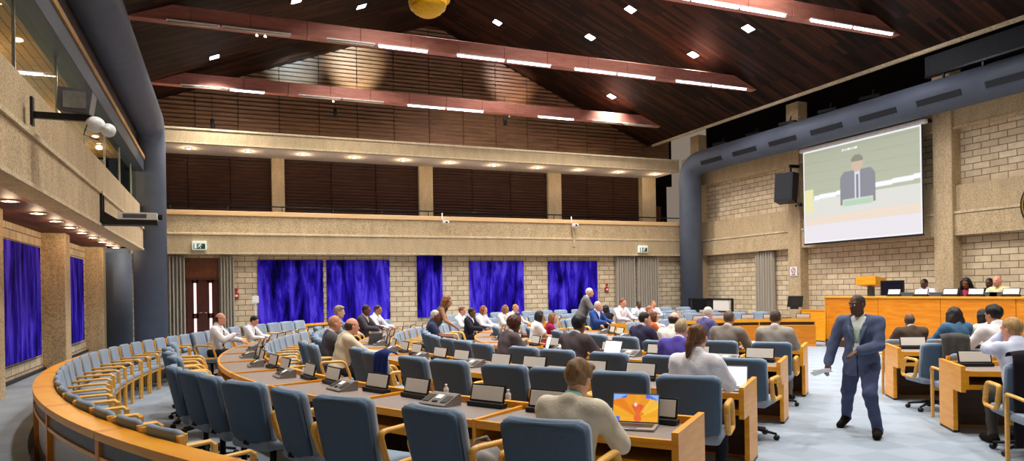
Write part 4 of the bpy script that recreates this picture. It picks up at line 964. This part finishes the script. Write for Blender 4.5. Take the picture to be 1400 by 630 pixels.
# ================================================================== THINGS ON DESKS AND CHAIRS
def grid_picture(nx, ny, w, h, fn, mat, name, parent, flip=False):
    """flat lit screen in the local y-z plane, its picture a colour per vertex"""
    me = bpy.data.meshes.new(name); V = [(0, w*(i/nx-.5), h*j/ny) for j in range(ny+1) for i in range(nx+1)]
    F = [(j*(nx+1)+i, j*(nx+1)+i+1, (j+1)*(nx+1)+i+1, (j+1)*(nx+1)+i) for j in range(ny) for i in range(nx)]
    me.from_pydata(V, [], F); a = me.color_attributes.new('picture', 'FLOAT_COLOR', 'POINT')
    cols = []
    for j in range(ny+1):
        for i in range(nx+1): cols += list(fn((1-i/nx) if flip else i/nx, j/ny))+[1.]
    a.data.foreach_set('color', cols); me.materials.append(M[mat]); o = bpy.data.objects.new(name, me); COL.objects.link(o); o.parent = parent; return o
def l3(h): return np.array(lin(h)[:3])
def petals(u, v):
    x, y = (u-.55)*1.55, v-.12; r = math.hypot(x, y); a = math.degrees(math.atan2(y, x))
    if v > .9-.5*abs(u-.5)**2 and (u < .3 or u > .72) or (u < .16 and v < .17): return l3('#4a6fe0') if r < .95 else l3('#8fb4f4')
    c = l3('#f59a1e')
    if a < 38 or a > 150: c = l3('#fbb02a')
    elif a < 62 or a > 124: c = l3('#f28a1c')
    if 30 < a < 60 and r > .28: c = l3('#ffc446')
    if 66 < a < 116: c = l3('#f6a02c') if r > .52 else l3('#ee5a3a')*(.55+.45*r/.52)+l3('#f59a1e')*(.45-.45*r/.52)
    if r < .13: c = l3('#ef6a34')
    if ((u-.5)/.035)**2+((v-.62)/.07)**2 < 1: c = l3('#ffeede')
    return c*(1.-.12*abs(math.sin(R(a)*6)))
def laptop(px, py, label, screen, z=.7625, tilt=-18, w=.33, turn=0., p=None):
    p = p or on_z(px, py, z); t = math.degrees(math.atan2(p.y-CY, p.x-CX)) % 360
    o = empty('laptop', label, 'laptop', (p.x, p.y, z), R(t)+turn)
    b = MB().box((.0, 0, .008), (.235, w, .015), bev=.004).build('base', 'laptop', o); MB().box((-.015, 0, .0165), (.12, w*.85, .003)).build('keyboard', 'black', b); MB().box((.075, 0, .0163), (.06, .1, .002)).build('touchpad', 'frame_grey', b)
    l = MB().box((-.004, 0, .112), (.008, w, .225), bev=.003).build('lid', 'frame_grey', o); l.location = (-.118, 0, .014); l.rotation_euler = (0, R(tilt), 0)
    if screen == 'petals': s = grid_picture(48, 32, w*.95, .205, petals, 'laptop_picture', 'screen', l)
    else: s = MB().box((0, 0, .1), (.002, w*.94, .2)).build('screen', 'white_screen', l)
    s.location = (.0015, 0, .01)
    return o
laptop(866, 583, 'open laptop with an orange petal picture, in front of the beige blazer', 'petals', w=.36, turn=R(10), p=on_ring(864, 575, 12.50))
laptop(738, 476, 'small open laptop with a white screen, beside the curly haired person', 'white', w=.33, p=on_ring(738, 470, 7.78), turn=R(-25))
laptop(828, 480, 'open laptop with a white screen, in front of the dark grey suit', 'white', w=.36, p=on_ring(828, 470, 7.80), turn=R(-5))
laptop(1332, 478, 'open laptop with a white screen, in front of the black haired white shirt', 'white', w=.36, turn=R(14), p=on_ring(1326, 470, 5.35))
laptop(990, 512, 'open laptop with a white page, in front of the ponytailed person', 'white', w=.34, p=on_ring(996, 500, 10.28), turn=R(6))
laptop(506, 470, 'laptop with a lilac tint, near the person reaching over the desk', 'white', w=.3, p=on_ring(508, 465, 10.1), turn=R(-60))
def sheet(px, py, label, w=.21, d=.297, turn=0.):
    p = on_z(px, py, .7640); t = math.atan2(p.y-CY, p.x-CX); o = MB().box((0, 0, 0), (d, w, .003)).build('paper', 'paper'); o.location = p; o.rotation_euler = (0, 0, t+turn); tag(o, label, 'paper')
sheet(806, 566, 'white paper beside the orange screened laptop', turn=.3); sheet(1010, 470, 'white papers by the pale grey suit', turn=.2); sheet(712, 485, 'white paper by the curly haired person', turn=.5)
# cloth things hung over chair backs
def drape(name, cat, label, c, rz, w, top, drop, mat, thick=.10, seed=0):
    """coat over a chair back: a folded slab with waves, local x outwards"""
    m = MB(); n = 22; k = 16; g = []
    for j in range(k+1):
        s = j/k; row = []
        if s < .25: a = s/.25*PI; x = -thick*.5*math.cos(a); z = top+thick*.35*math.sin(a)
        else: x = thick*.5+.03*(s-.25); z = top-(s-.25)/.75*drop
        for i in range(n+1):
            u = i/n-.5; row.append(m.bm.verts.new((x+.018*math.sin(u*19+seed+s*2)*(s), u*w*(1-.12*max(0, s-.3)*math.cos(u*3)), z-.012*math.cos(u*9+seed)*s-(.10*u*u if s < .3 else .05*u*u))))
        g.append(row)
    for A, B in zip(g, g[1:]):
        for i in range(n): m.bm.faces.new((A[i], A[i+1], B[i+1], B[i]))
    bmesh.ops.solidify(m.bm, geom=m.bm.faces[:], thickness=.018)
    o = m.build(name, mat, None, True); o.location = c; o.rotation_euler = (0, 0, rz); return tag(o, label, cat)
def over_chair(row, th, rr, *a, **k):
    p = pol(rr+.33, th); return drape(a[0], a[1], a[2], (p.x, p.y, 0), R(th), *a[3:], **k)
nd = need[('C', 'right')][0]
over_chair('C', nd[0], nd[1]-.02, 'coat', 'coat', 'long dark plum coat hung over the chair of the blond person', .58, 1.06, .92, 'jacket_dark', thick=.16)
over_chair('D', 237.3, 6.15, 'coat', 'coat', 'grey coat thrown over the empty chair by the podium side gap', .36, 1.06, .34, 'jacket_grey', thick=.15, seed=2)
q = on_ring(530, 489, 11.40); th = math.degrees(math.atan2(q.y-CY, q.x-CX)) % 360
drape('cloth_cover', 'cloth', 'royal blue cloth bag hung on a chair back of the second row', (*pol(11.42, th)[:2], 0), R(th), .36, 1.04, .42, 'bluecloth', thick=.14, seed=4)
p = pol(13.36, 213.9)
b = empty('cloth_bag', 'crumpled grey cloth bag lying on the free chair beside the beige blazer', 'bag', (p.x, p.y, .535), .4)
m = MB().ball((0, 0, .09), .13, 18, (1.2, .95, .75)); 
for v in m.bm.verts: v.co += Vector((.018*math.sin(31*v.co.y+9*v.co.z), .018*math.sin(27*v.co.x), .014*math.sin(33*v.co.x+21*v.co.y)))
m.build('body', 'bagcloth', b, True); MB().tube([(-.1, 0, .15), (-.06, .02, .23), (.04, .01, .24), (.1, 0, .15)], .01, 8).build('strap', 'bagcloth', b, True)
for i, (px, py) in enumerate([(946, 490), (430, 440), (652, 442), (1010, 471)]):
    q = on_z(px, py+6, .7625); mic(q, math.atan2(q.y-CY, q.x-CX)+PI*(i % 2), f'thin black gooseneck microphone standing on a desk, ' + ['before the taupe suit', 'near the barrier end of the first tapestry', 'beside the teal lanyard', 'before the pale grey suit'][i], 'gooseneck microphones')
def make_bottle():
    o = empty('water_bottle', None, 'bottle'); MB().lathe([(.024, 0), (.026, .01), (.026, .05), (.024, .06), (.011, .075), (.011, .085)], 16).build('body', 'white', o, True); MB().cyl((0, 0, .085), (0, 0, .10), .013, n=12).build('cap', 'plate2', o, True); return o
bottle = Maker(make_bottle)
for i, (px, py, z) in enumerate([(415, 513, .765), (610, 538, .765), (1286, 466, .7605), (695, 546, .765)]):
    q = on_ring(px, py, 5.2) if i == 2 else on_z(px, py, z); q.z = .7605; bottle(q, 0, 'small white water bottle on the desk, ' + ['beside the grey consoles of the second row', 'between console and name board of the outermost row', 'in front of the denim jacket', 'at the divider beside the beige blazer'][i], 'water bottles')
DOWN, STRIP, AMB, EXPO = 165., 36., .22, 0.
# ================================================================== PODIUM END
ST('floor_podium', MB().box((17.7, 12.05, .25), (2.5, 7.15, .5), bev=.01), 'carpet')
y0, y1 = 8.45, 15.62
o = empty('podium_desk', 'long orange wooden podium desk raised along the screen wall', 'podium', (PXF, 12.05, 0))
n = 4; w = (y1-y0)/n
for i in range(n):
    a = y0+i*w-12.05
    MB().box((.03, a+w/2, .80), (.06, w-.012, 1.24), bev=.004).build('front_panel', 'oak_deep', o)
MB().box((.10, (y0+y1)/2-12.05, 1.435), (.26, y1-y0+.06, .05), bev=.008).build('top_rail', 'oak', o)
MB().box((.42, (y0+y1)/2-12.05, 1.24), (.6, y1-y0, .04)).build('worktop', 'desk', o)
for yy in (y0, y1): MB().box((.36, yy-12.05, .72), (.72, .06, 1.44), bev=.006).build('end_panel', 'oak', o)
MB().box((.01, (y0+y1)/2-12.05, .1), (.04, y1-y0, .2)).build('plinth', 'brown_panel', o)
for i, (px, py) in enumerate([(1222, 401), (1259, 402), (1299, 402), (1334, 402), (1382, 402)]):
    p = on_x(px, py, PXF+.12); board((p.x, p.y, 1.4605), PI, f'pale name board on the podium edge, {ORD[i]} from the lectern', 'podium name boards')
for i, px in enumerate((1242, 1282, 1350, 1367)):
    p = on_x(px, 397, PXF+.5); o = empty('podium_monitor', f'grey back of a low screen on the podium, {ORD[i]} from the lectern', 'monitor', (p.x, p.y, 1.26), PI, 'podium screens')
    MB().box((0, 0, .16), (.03, .48, .28), bev=.006).build('back_case', 'frame_grey', o); MB().box((-.017, 0, .16), (.004, .44, .25)).build('screen', 'screen_off', o); MB().box((0, 0, .015), (.14, .2, .02), bev=.004).build('foot', 'frame_grey', o)
p = on_x(1220, 393, 17.0)
o = empty('monitor', 'large black monitor on the podium beside the lectern', 'monitor', (p.x, p.y, 1.26), PI)
MB().box((0, 0, .42), (.05, .72, .42), bev=.01).build('case', 'black', o); MB().box((.028, 0, .42), (.004, .66, .36)).build('back_cover', 'screen_off', o); MB().box((0, 0, .12), (.05, .08, .24)).build('stem', 'black', o); MB().box((0, 0, .012), (.18, .26, .02), bev=.004).build('foot', 'black', o)
p = on_x(1191, 384, 17.2)
o = empty('lectern', 'orange wooden lectern box on a grey post, beside the black monitor', 'lectern', (p.x, p.y, PFZ))
MB().prism([(-.22, 1.28), (.22, 1.20), (.22, 1.45), (-.22, 1.52)], -.33, .33).build('reading_box', 'oak', o); MB().box((.05, .05, .63), (.12, .16, 1.26), bev=.01).build('post', 'frame_grey', o); MB().box((.05, .05, .02), (.4, .4, .04), bev=.006).build('foot', 'frame_grey', o)
# low desk with a slanted monitor between column and podium
o = empty('side_desk', 'small orange side desk carrying a black monitor, between duct and podium', 'desk', (17.7, 16.95, 0))
MB().box((0, 0, .98), (.6, 1.3, .04), bev=.006).build('worktop', 'oak_deep', o); MB().box((-.27, 0, .5), (.04, 1.3, .92)).build('front_panel', 'oak', o)
for s in (-1, 1): MB().box((0, s*.63, .48), (.58, .04, .96)).build('end_panel', 'oak', o)
p = on_x(1086, 420, 17.7)
o = empty('monitor', 'black desk monitor leaning back on the side desk, before the concrete pilaster', 'monitor', (17.7, p.y, 1.0), PI+.2)
c = MB().box((0, 0, .26), (.04, .56, .38), bev=.008).build('case', 'black', o); c.rotation_euler = (0, -.2, 0); MB().box((.024, 0, .26), (.004, .5, .32)).build('back_cover', 'screen_off', c); MB().box((0, 0, .04), (.16, .22, .08), bev=.01).build('foot', 'black', o)
p = on_x(972, 418, 17.3); q = on_x(942, 408, 17.3); q2 = on_x(1002, 408, 17.3)
o = empty('screen_cart', 'wide black frame with two screens standing by the foot of the blue duct', 'screen', (17.3, (q.y+q2.y)/2, 0)); L = abs(q.y-q2.y)
b = MB().box((0, 0, 1.32), (.06, L, .06)).box((0, 0, .86), (.06, L, .05))
for s in (-1, 0, 1): b.box((0, s*(L/2-.04), 1.09), (.06, .08 if s else .3, .5))
b.build('frame', 'black', o)
MB().box((.0, L*.25, 1.09), (.03, L*.34, .40)).build('glass_pane', 'screen_off', o); MB().box((.0, -L*.25, 1.09), (.03, L*.34, .40)).build('white_panel', 'plate', o)
for s in (-1, 1): MB().box((0, s*(L/2-.1), .42), (.05, .05, .84)).build('leg', 'black', o); MB().box((0, s*(L/2-.1), .015), (.5, .06, .03)).build('foot', 'black', o)
# ---- projection screen
o = empty('projection_screen', 'large white projection screen showing a speaker at a desk, on the side wall', 'screen', (18.3, 16.08, 3.2))
SW, SH = 4.36, 3.08
def talk(u, v):
    c = l3('#bfc3ac')*(1-v)+l3('#aab09a')*v
    if math.sin(v*60+.8*u) > .93: c = c*.93
    if v < .47: c = l3('#dcdcd6')
    line = .50+.06*(u-.2)
    if u > .1 and line-.035 < v < line+.012: c = l3('#f4f6fa')
    if v < .27+.02*u: c = l3('#ead9c9')
    if v < .19: c = l3('#e6e2e8')
    if u < .1 and .33 < v < .58: c = l3('#e7e3ae')
    x, y = (u-.50), (v-.47)
    if abs(x) < .15-.06*max(0, (v-.62)/.1)**2 and .36 < v < .70: c = l3('#858892')
    if abs(x) < .022 and .40 < v < .70: c = l3('#d7d9e0')
    if abs(x) < .007 and .42 < v < .66: c = l3('#7d7c96')
    if (x/.048)**2+((v-.76)/.075)**2 < 1: c = l3('#cdb5a2')
    if (x/.052)**2+((v-.81)/.045)**2 < 1 and v > .79: c = l3('#8a8478')
    if abs(x) < .13 and .34 < v < .42: c = l3('#c9d6c4')
    if abs(x) < .115 and .355 < v < .405: c = l3('#b5d0b8')
    if .92 < v < .935 and abs(u-.44) < .07 and math.sin(u*420) > -.4: c = l3('#fbfbfb')
    if min(u, 1-u) < .012 or v > .99 or v < .01: c = l3('#f3f2f6')
    f = .86+.14*u
    return np.minimum(c*1.02, 1.)
g = grid_picture(150, 106, SW, SH, talk, 'picture', 'projected_picture', o); g.rotation_euler = (0, 0, PI); 
for w_ in (g.data.polygons,): pass
MB().box((.012, 0, SH/2), (.012, SW+.05, SH+.02)).build('cloth', 'black', o); MB().box((.02, 0, -.03), (.04, SW+.06, .05), bev=.008).build('bottom_bar', 'black', o)
MB().box((.03, 0, SH+.07), (.13, SW+.3, .14), bev=.03).build('roller_case', 'white', o, True)
for s in (-1, 1): MB().box((.16, s*(SW/2+.12), SH+.09), (.2, .04, .1)).build('bracket', 'black', o)
# ---- things on the side wall pilaster
p = on_x(1077, 256, 18.2)
o = empty('loudspeaker', 'black tilted loudspeaker bracketed to the pilaster beside the projection screen', 'loudspeaker', (18.15, p.y, p.z)); 
c = MB().prism([(-.24, -.52), (.16, -.56), (.22, .50), (-.24, .46)], -.32, .32).build('cabinet', 'black', o); c.rotation_euler = (0, .12, .35); MB().box((-.245, 0, -.03), (.012, .56, .9), bev=.004).build('grille', 'slot', c)
MB().cyl((.1, -.1, .5), (.1, -.1, .72), .035, n=10).box((.25, -.1, .72), (.4, .1, .1)).build('bracket', 'black_metal', o)
o = empty('wall_camera', 'small dark camera on the pilaster edge below the loudspeaker', 'camera', on_x(1097, 279, 18.5)); MB().box((-.05, .05, 0), (.22, .12, .11), (0, .25, .5), bev=.02).build('housing', 'black', o); MB().cyl((.05, 0, 0), (.12, -.02, .02), .025, n=8).build('bracket', 'black_metal', o); MB().cyl((-.14, .1, -.04), (-.2, .13, -.06), .03, n=10).build('lens', 'screen_off', o)
p = on_x(1085, 371, 18.56); o = empty('wall_notice', 'small white square notice with a red ring on the pilaster', 'notice', p)
MB().box((0, 0, 0), (.012, .33, .33), bev=.004).build('plate', 'paper', o)
rg = MB().tube([(-.009, .09*math.cos(2*PI*k/24), .03+.09*math.sin(2*PI*k/24)) for k in range(24)], .012, 6, True).tube([(-.009, -.06, .09), (-.009, .06, -.03)], .011, 6).build('ring', 'red', o, True); MB().box((-.008, 0, -.12), (.004, .2, .025)).build('caption', 'black', o)
p = on_x(1437, 277, 18.58); o = empty('round_emblem', 'dark round emblem with gold wreath hung on the side wall', 'emblem', (18.58, p.y, p.z))
MB().cyl((0, 0, 0), (-.06, 0, 0), .68, n=48).build('disc', 'black', o); MB().tube([(-.06, .62*math.cos(2*PI*k/48), .62*math.sin(2*PI*k/48)) for k in range(48)], .02, 8, True).build('rim', 'gold', o, True)
lf = MB()
for s in (-1, 1):
    for k in range(9):
        a = R(-80+k*17); lf.ball((-.07, s*.47*math.cos(a), .47*math.sin(a)), .075, 8, (.15, .5, 1.2))
lf.build('wreath', 'gold', o, True)
gl = MB()
for k in (.12, .22, .32): gl.tube([(-.065, k*math.cos(2*PI*i/32), k*math.sin(2*PI*i/32)) for i in range(32)], .009, 6, True)
for a in (0, 60, 120): gl.box((-.065, 0, 0), (.012, .64, .016), (R(a), 0, 0))
gl.build('globe_lines', 'gold', o)
# ---- back wall fittings
for i, (x, lb) in enumerate([(-.66, 'above the double door'), (15.86, 'above the grey curtains')]):
    o = empty('exit_sign', f'green running figure exit sign {lb}', 'sign', (x, 24.42, 3.37), 0, 'exit signs')
    MB().box((0, 0, .0), (.42, .12, .28), bev=.01).build('housing', 'signwhite', o); MB().box((0, -.062, -.03), (.34, .01, .17)).build('panel', 'green', o)
    MB().box((-.11, -.069, -.02), (.07, .006, .16)).build('door_symbol', 'signwhite', o)
    MB().ball((.03, -.068, .045), .02, 8, (1, .2, 1)).tube([(.03, -.07, .02), (.0, -.07, -.03), (.04, -.07, -.06), (.02, -.07, -.10)], .012, 6).tube([(-.01, -.07, -.03), (-.05, -.07, -.07)], .011, 6).tube([(-.04, -.07, .01), (.08, -.07, .0)], .010, 6).build('figure', 'signwhite', o)
for i, (x, z, lb) in enumerate([(.42, 1.75, 'beside the curtain by the double door'), (14.35, 1.75, 'between the last tapestry and the grey curtains')]):
    o = empty('fire_alarm_box', f'small red alarm box on the block wall, {lb}', 'alarm', (x, 24.77, z), 0, 'alarm boxes'); MB().box((0, 0, 0), (.15, .07, .19), bev=.012).build('case', 'red', o); MB().box((0, -.037, .0), (.08, .006, .07)).build('glass', 'white', o); MB().box((0, -.01, .2), (.09, .05, .1), bev=.01).build('sounder', 'red', o)
def cam(x, lb, tail):
    o = empty('wall_camera', f'small white camera on the gallery parapet, {lb}', 'camera', (x, 24.36, 4.28), 0, 'parapet cameras')
    MB().box((0, 0, 0), (.22, .16, .10), bev=.02).build('housing', 'white', o); MB().cyl((0, -.08, 0), (0, -.12, -.01), .035, n=12).build('lens', 'screen_off', o); MB().tube([(-.06, .06, .03), (-.12, .08, .14), (-.10, .12, .34)], .02, 8).build('bracket', 'white', o, True)
    if tail: MB().box((.0, .12, -.46), (.1, .04, .75), bev=.005).build('cable_cover', 'concrete', o)
cam(7.5, 'above the narrow tapestry', 0); cam(12.75, 'with a long cable cover below it', 1)
o = empty('data_box', 'slim white post with a box, standing before the first tapestry', 'post', (.98, 24.2, 0)); MB().cyl((0, 0, 0), (0, 0, 1.5), .025, n=10).build('post', 'white', o); MB().box((0, -.02, 1.62), (.2, .1, .22), bev=.01).build('box', 'white', o); MB().cyl((0, 0, 0), (0, 0, .02), .12, n=16).build('foot', 'white', o)
# ---- side balcony fittings
p = on_x(42, 152, XL)
o = empty('projector_bracket', 'camera head and mirror box on a black arm fixed to the side balcony', 'camera', (XL, p.y, p.z))
MB().box((.015, 0, 0), (.03, .1, .34), bev=.004).build('wall_plate', 'black', o); MB().box((.32, .05, -.03), (.62, .07, .08), bev=.006).build('arm', 'black', o)
MB().prism([(.28, .04), (.62, .0), (.66, .26), (.30, .30)], -.12, .2).build('mirror_box', 'frame_grey', o); MB().box((.47, -.125, .15), (.24, .01, .2)).build('mirror', 'chrome', o)
MB().ball((.66, .05, -.10), .11, 16, (1, 1, .9)).build('camera_head', 'white', o, True); MB().ball((.80, .05, -.16), .085, 16).cyl((.80, -.03, -.17), (.80, -.09, -.18), .04, n=12).build('lens_head', 'white', o, True); MB().tube([(.6, 0, -.05), (.55, -.05, -.25), (.7, .0, -.3)], .008, 6).build('cable', 'black', o)
p = on_x(137, 290, XL)
o = empty('projector_shelf', 'black wall shelf bracket carrying a pale flat projector on the side balcony', 'shelf', (XL, p.y, 3.2)); 
MB().box((.02, 0, .25), (.04, .07, .62)).box((.02, .22, .32), (.04, .05, .36)).build('upright', 'black', o)
MB().prism([(0, -.06), (.95, -.06), (.95, .03), (.3, .03), (.0, .22)], -.04, .3).build('bracket', 'black', o); MB().box((.48, .13, -.05), (.96, .36, .025)).build('shelf_plate', 'black', o)
o2 = empty('projector', 'pale grey flat projector resting on the black shelf bracket of the side balcony', 'projector', (XL+.62, p.y+.13, 3.23)); MB().box((0, 0, .075), (.66, .34, .14), bev=.015).build('case', 'plate', o2); MB().cyl((.33, 0, .075), (.41, 0, .075), .05, .055, 16).build('lens', 'black', o2); MB().box((-.05, -.171, .075), (.4, .004, .08)).build('vent', 'frame_grey', o2)
# ---- yellow pendant and roof fittings
p = on_y(585, 22, 13.5)
o = empty('yellow_pendant', 'bright yellow ribbed pendant shade hanging from the ridge', 'lamp', (p.x, 13.5, p.z))
prof = []
for k in range(26):
    t = k/25; r = .37*math.sin(PI*(.08+.84*t)**.8)*(1+.05*math.sin(t*60)); prof.append((max(.02, r), .62*t))
MB().lathe(prof, 36).build('shade', 'yellow', o, True)
lo = MB()
for s in (-1, 1): lo.ball((s*.33, 0, .36), .12, 14, (1.1, .8, .8))
lo.build('side_lobe', 'yellow', o, True); MB().cyl((0, 0, .6), (0, 0, 12.0-p.z), .012, n=8).build('cord', 'black', o)
for i, (px, py) in enumerate([(985, 197), (1031, 184), (1077, 169), (1132, 152), (1190, 134)]):
    q = on_x(px, py, 18.35); o = empty('floodlight', f'small black floodlight above the blue duct, {ORD[i]} from the rear corner', 'floodlight', q, .3, 'floodlights over the duct')
    MB().prism([(-.1, -.03), (.28, -.07), (.30, .05), (-.08, .07)], -.3, .3).build('housing', 'black', o); MB().box((.1, 0, -.06), (.3, .5, .01)).build('lens', 'screen_off', o); MB().cyl((.1, 0, .05), (.25, 0, .3), .02, n=8).build('bracket', 'black', o)
o = empty('glazed_gantry', 'long dark glazed box hung under the roof edge over the screen wall', 'gantry', (17.75, 8.6, 7.55))
a = on_x(1205, 95, 17.6); 
MB().box((0, 0, .1), (.12, 9.4, .52), bev=.01).build('glazing', plain('dark glazed panel', '#26292c', .7, spec=.2), o); MB().box((0, 0, -.18), (.16, 9.4, .05)).build('bottom_rail', 'black_metal', o)
for k in range(9): MB().box((-.02, -4.2+k*1.05, -.25), (.05, .05, .14)).build('stud', 'black', o)
def unseen_gable_light(q, i):  # unseen spots added behind the rear beam, apart from the hung barrels
    tg = (on_y(402, 92, 26.6), on_y(485, 92, 26.6), on_y(700, 118, 26.6))[i]
    l = bpy.data.lights.new('unseen_gable_spot', 'SPOT'); l.energy = (560, 640, 320)[i]; l.color = ((.45, .75, 1), (.95, 1, .85), (1, .8, .75))[i]; l.spot_size = R(62); l.spot_blend = .8; l.shadow_soft_size = .05
    e = bpy.data.objects.new('unseen_gable_spot', l); COL.objects.link(e); e.location = Vector((tg.x, 24.85, 8.95)); e.rotation_euler = (tg-e.location).to_track_quat('-Z', 'Y').to_euler()
for i, (px, py) in enumerate([(290, 163), (458, 148), (690, 160)]):
    q = on_y(px, py, 26.0); o = empty('hanging_spotlight', f'slim black spotlight hung before the louvred gable, {ORD[i]} from the doorway end', 'spotlight', q, 0, 'gable spotlights'); MB().cyl((0, 0, .0), (.02, 0, -.32), .06, .075, 12).build('barrel', 'black', o, True); unseen_gable_light(q, i); MB().cyl((0, 0, 0), (0, 0, .8), .012, n=6).build('rod', 'black', o)
# ================================================================== CAMERA, LIGHT, WORLD
cam_d = bpy.data.cameras.new('camera'); cam_o = bpy.data.objects.new('camera', cam_d); COL.objects.link(cam_o)
cam_d.sensor_width = 36.; cam_d.sensor_fit = 'HORIZONTAL'; cam_d.lens = 36.*FPX/1400.; cam_d.shift_y = (PY-315.)/1400.; cam_d.clip_start = .05; cam_d.clip_end = 200
c_, s_ = math.cos(RHO), math.sin(RHO)
r0 = Vector((RT[0], RT[1], 0)); u0 = Vector((0, 0, 1)); f0 = Vector((FW[0], FW[1], 0))
rx = r0*c_-u0*s_*-1*-1; uy = u0*c_+r0*s_
mw = Matrix((rx, uy, -f0)).transposed().to_4x4(); mw.translation = (0, 0, HC); cam_o.matrix_world = mw
S.camera = cam_o
for l in bpy.data.lights:
    if l.get('grp') == 'down': l.energy = DOWN
    if l.name.startswith('strip_lamp'): l.energy = STRIP
W_ = bpy.data.worlds.new('world'); S.world = W_; W_.use_nodes = True
W_.node_tree.nodes['Background'].inputs[0].default_value = lin('#ffe9d2'); W_.node_tree.nodes['Background'].inputs[1].default_value = AMB
vs = S.view_settings; S.display_settings.display_device = 'sRGB'; vs.view_transform = 'Standard'; vs.look = 'None'; vs.exposure = EXPO; vs.gamma = 1.; vs.use_curve_mapping = False
S.cycles.use_denoising = True; S.cycles.max_bounces = 6; S.cycles.diffuse_bounces = 3; S.cycles.glossy_bounces = 3; S.cycles.sample_clamp_indirect = 4.
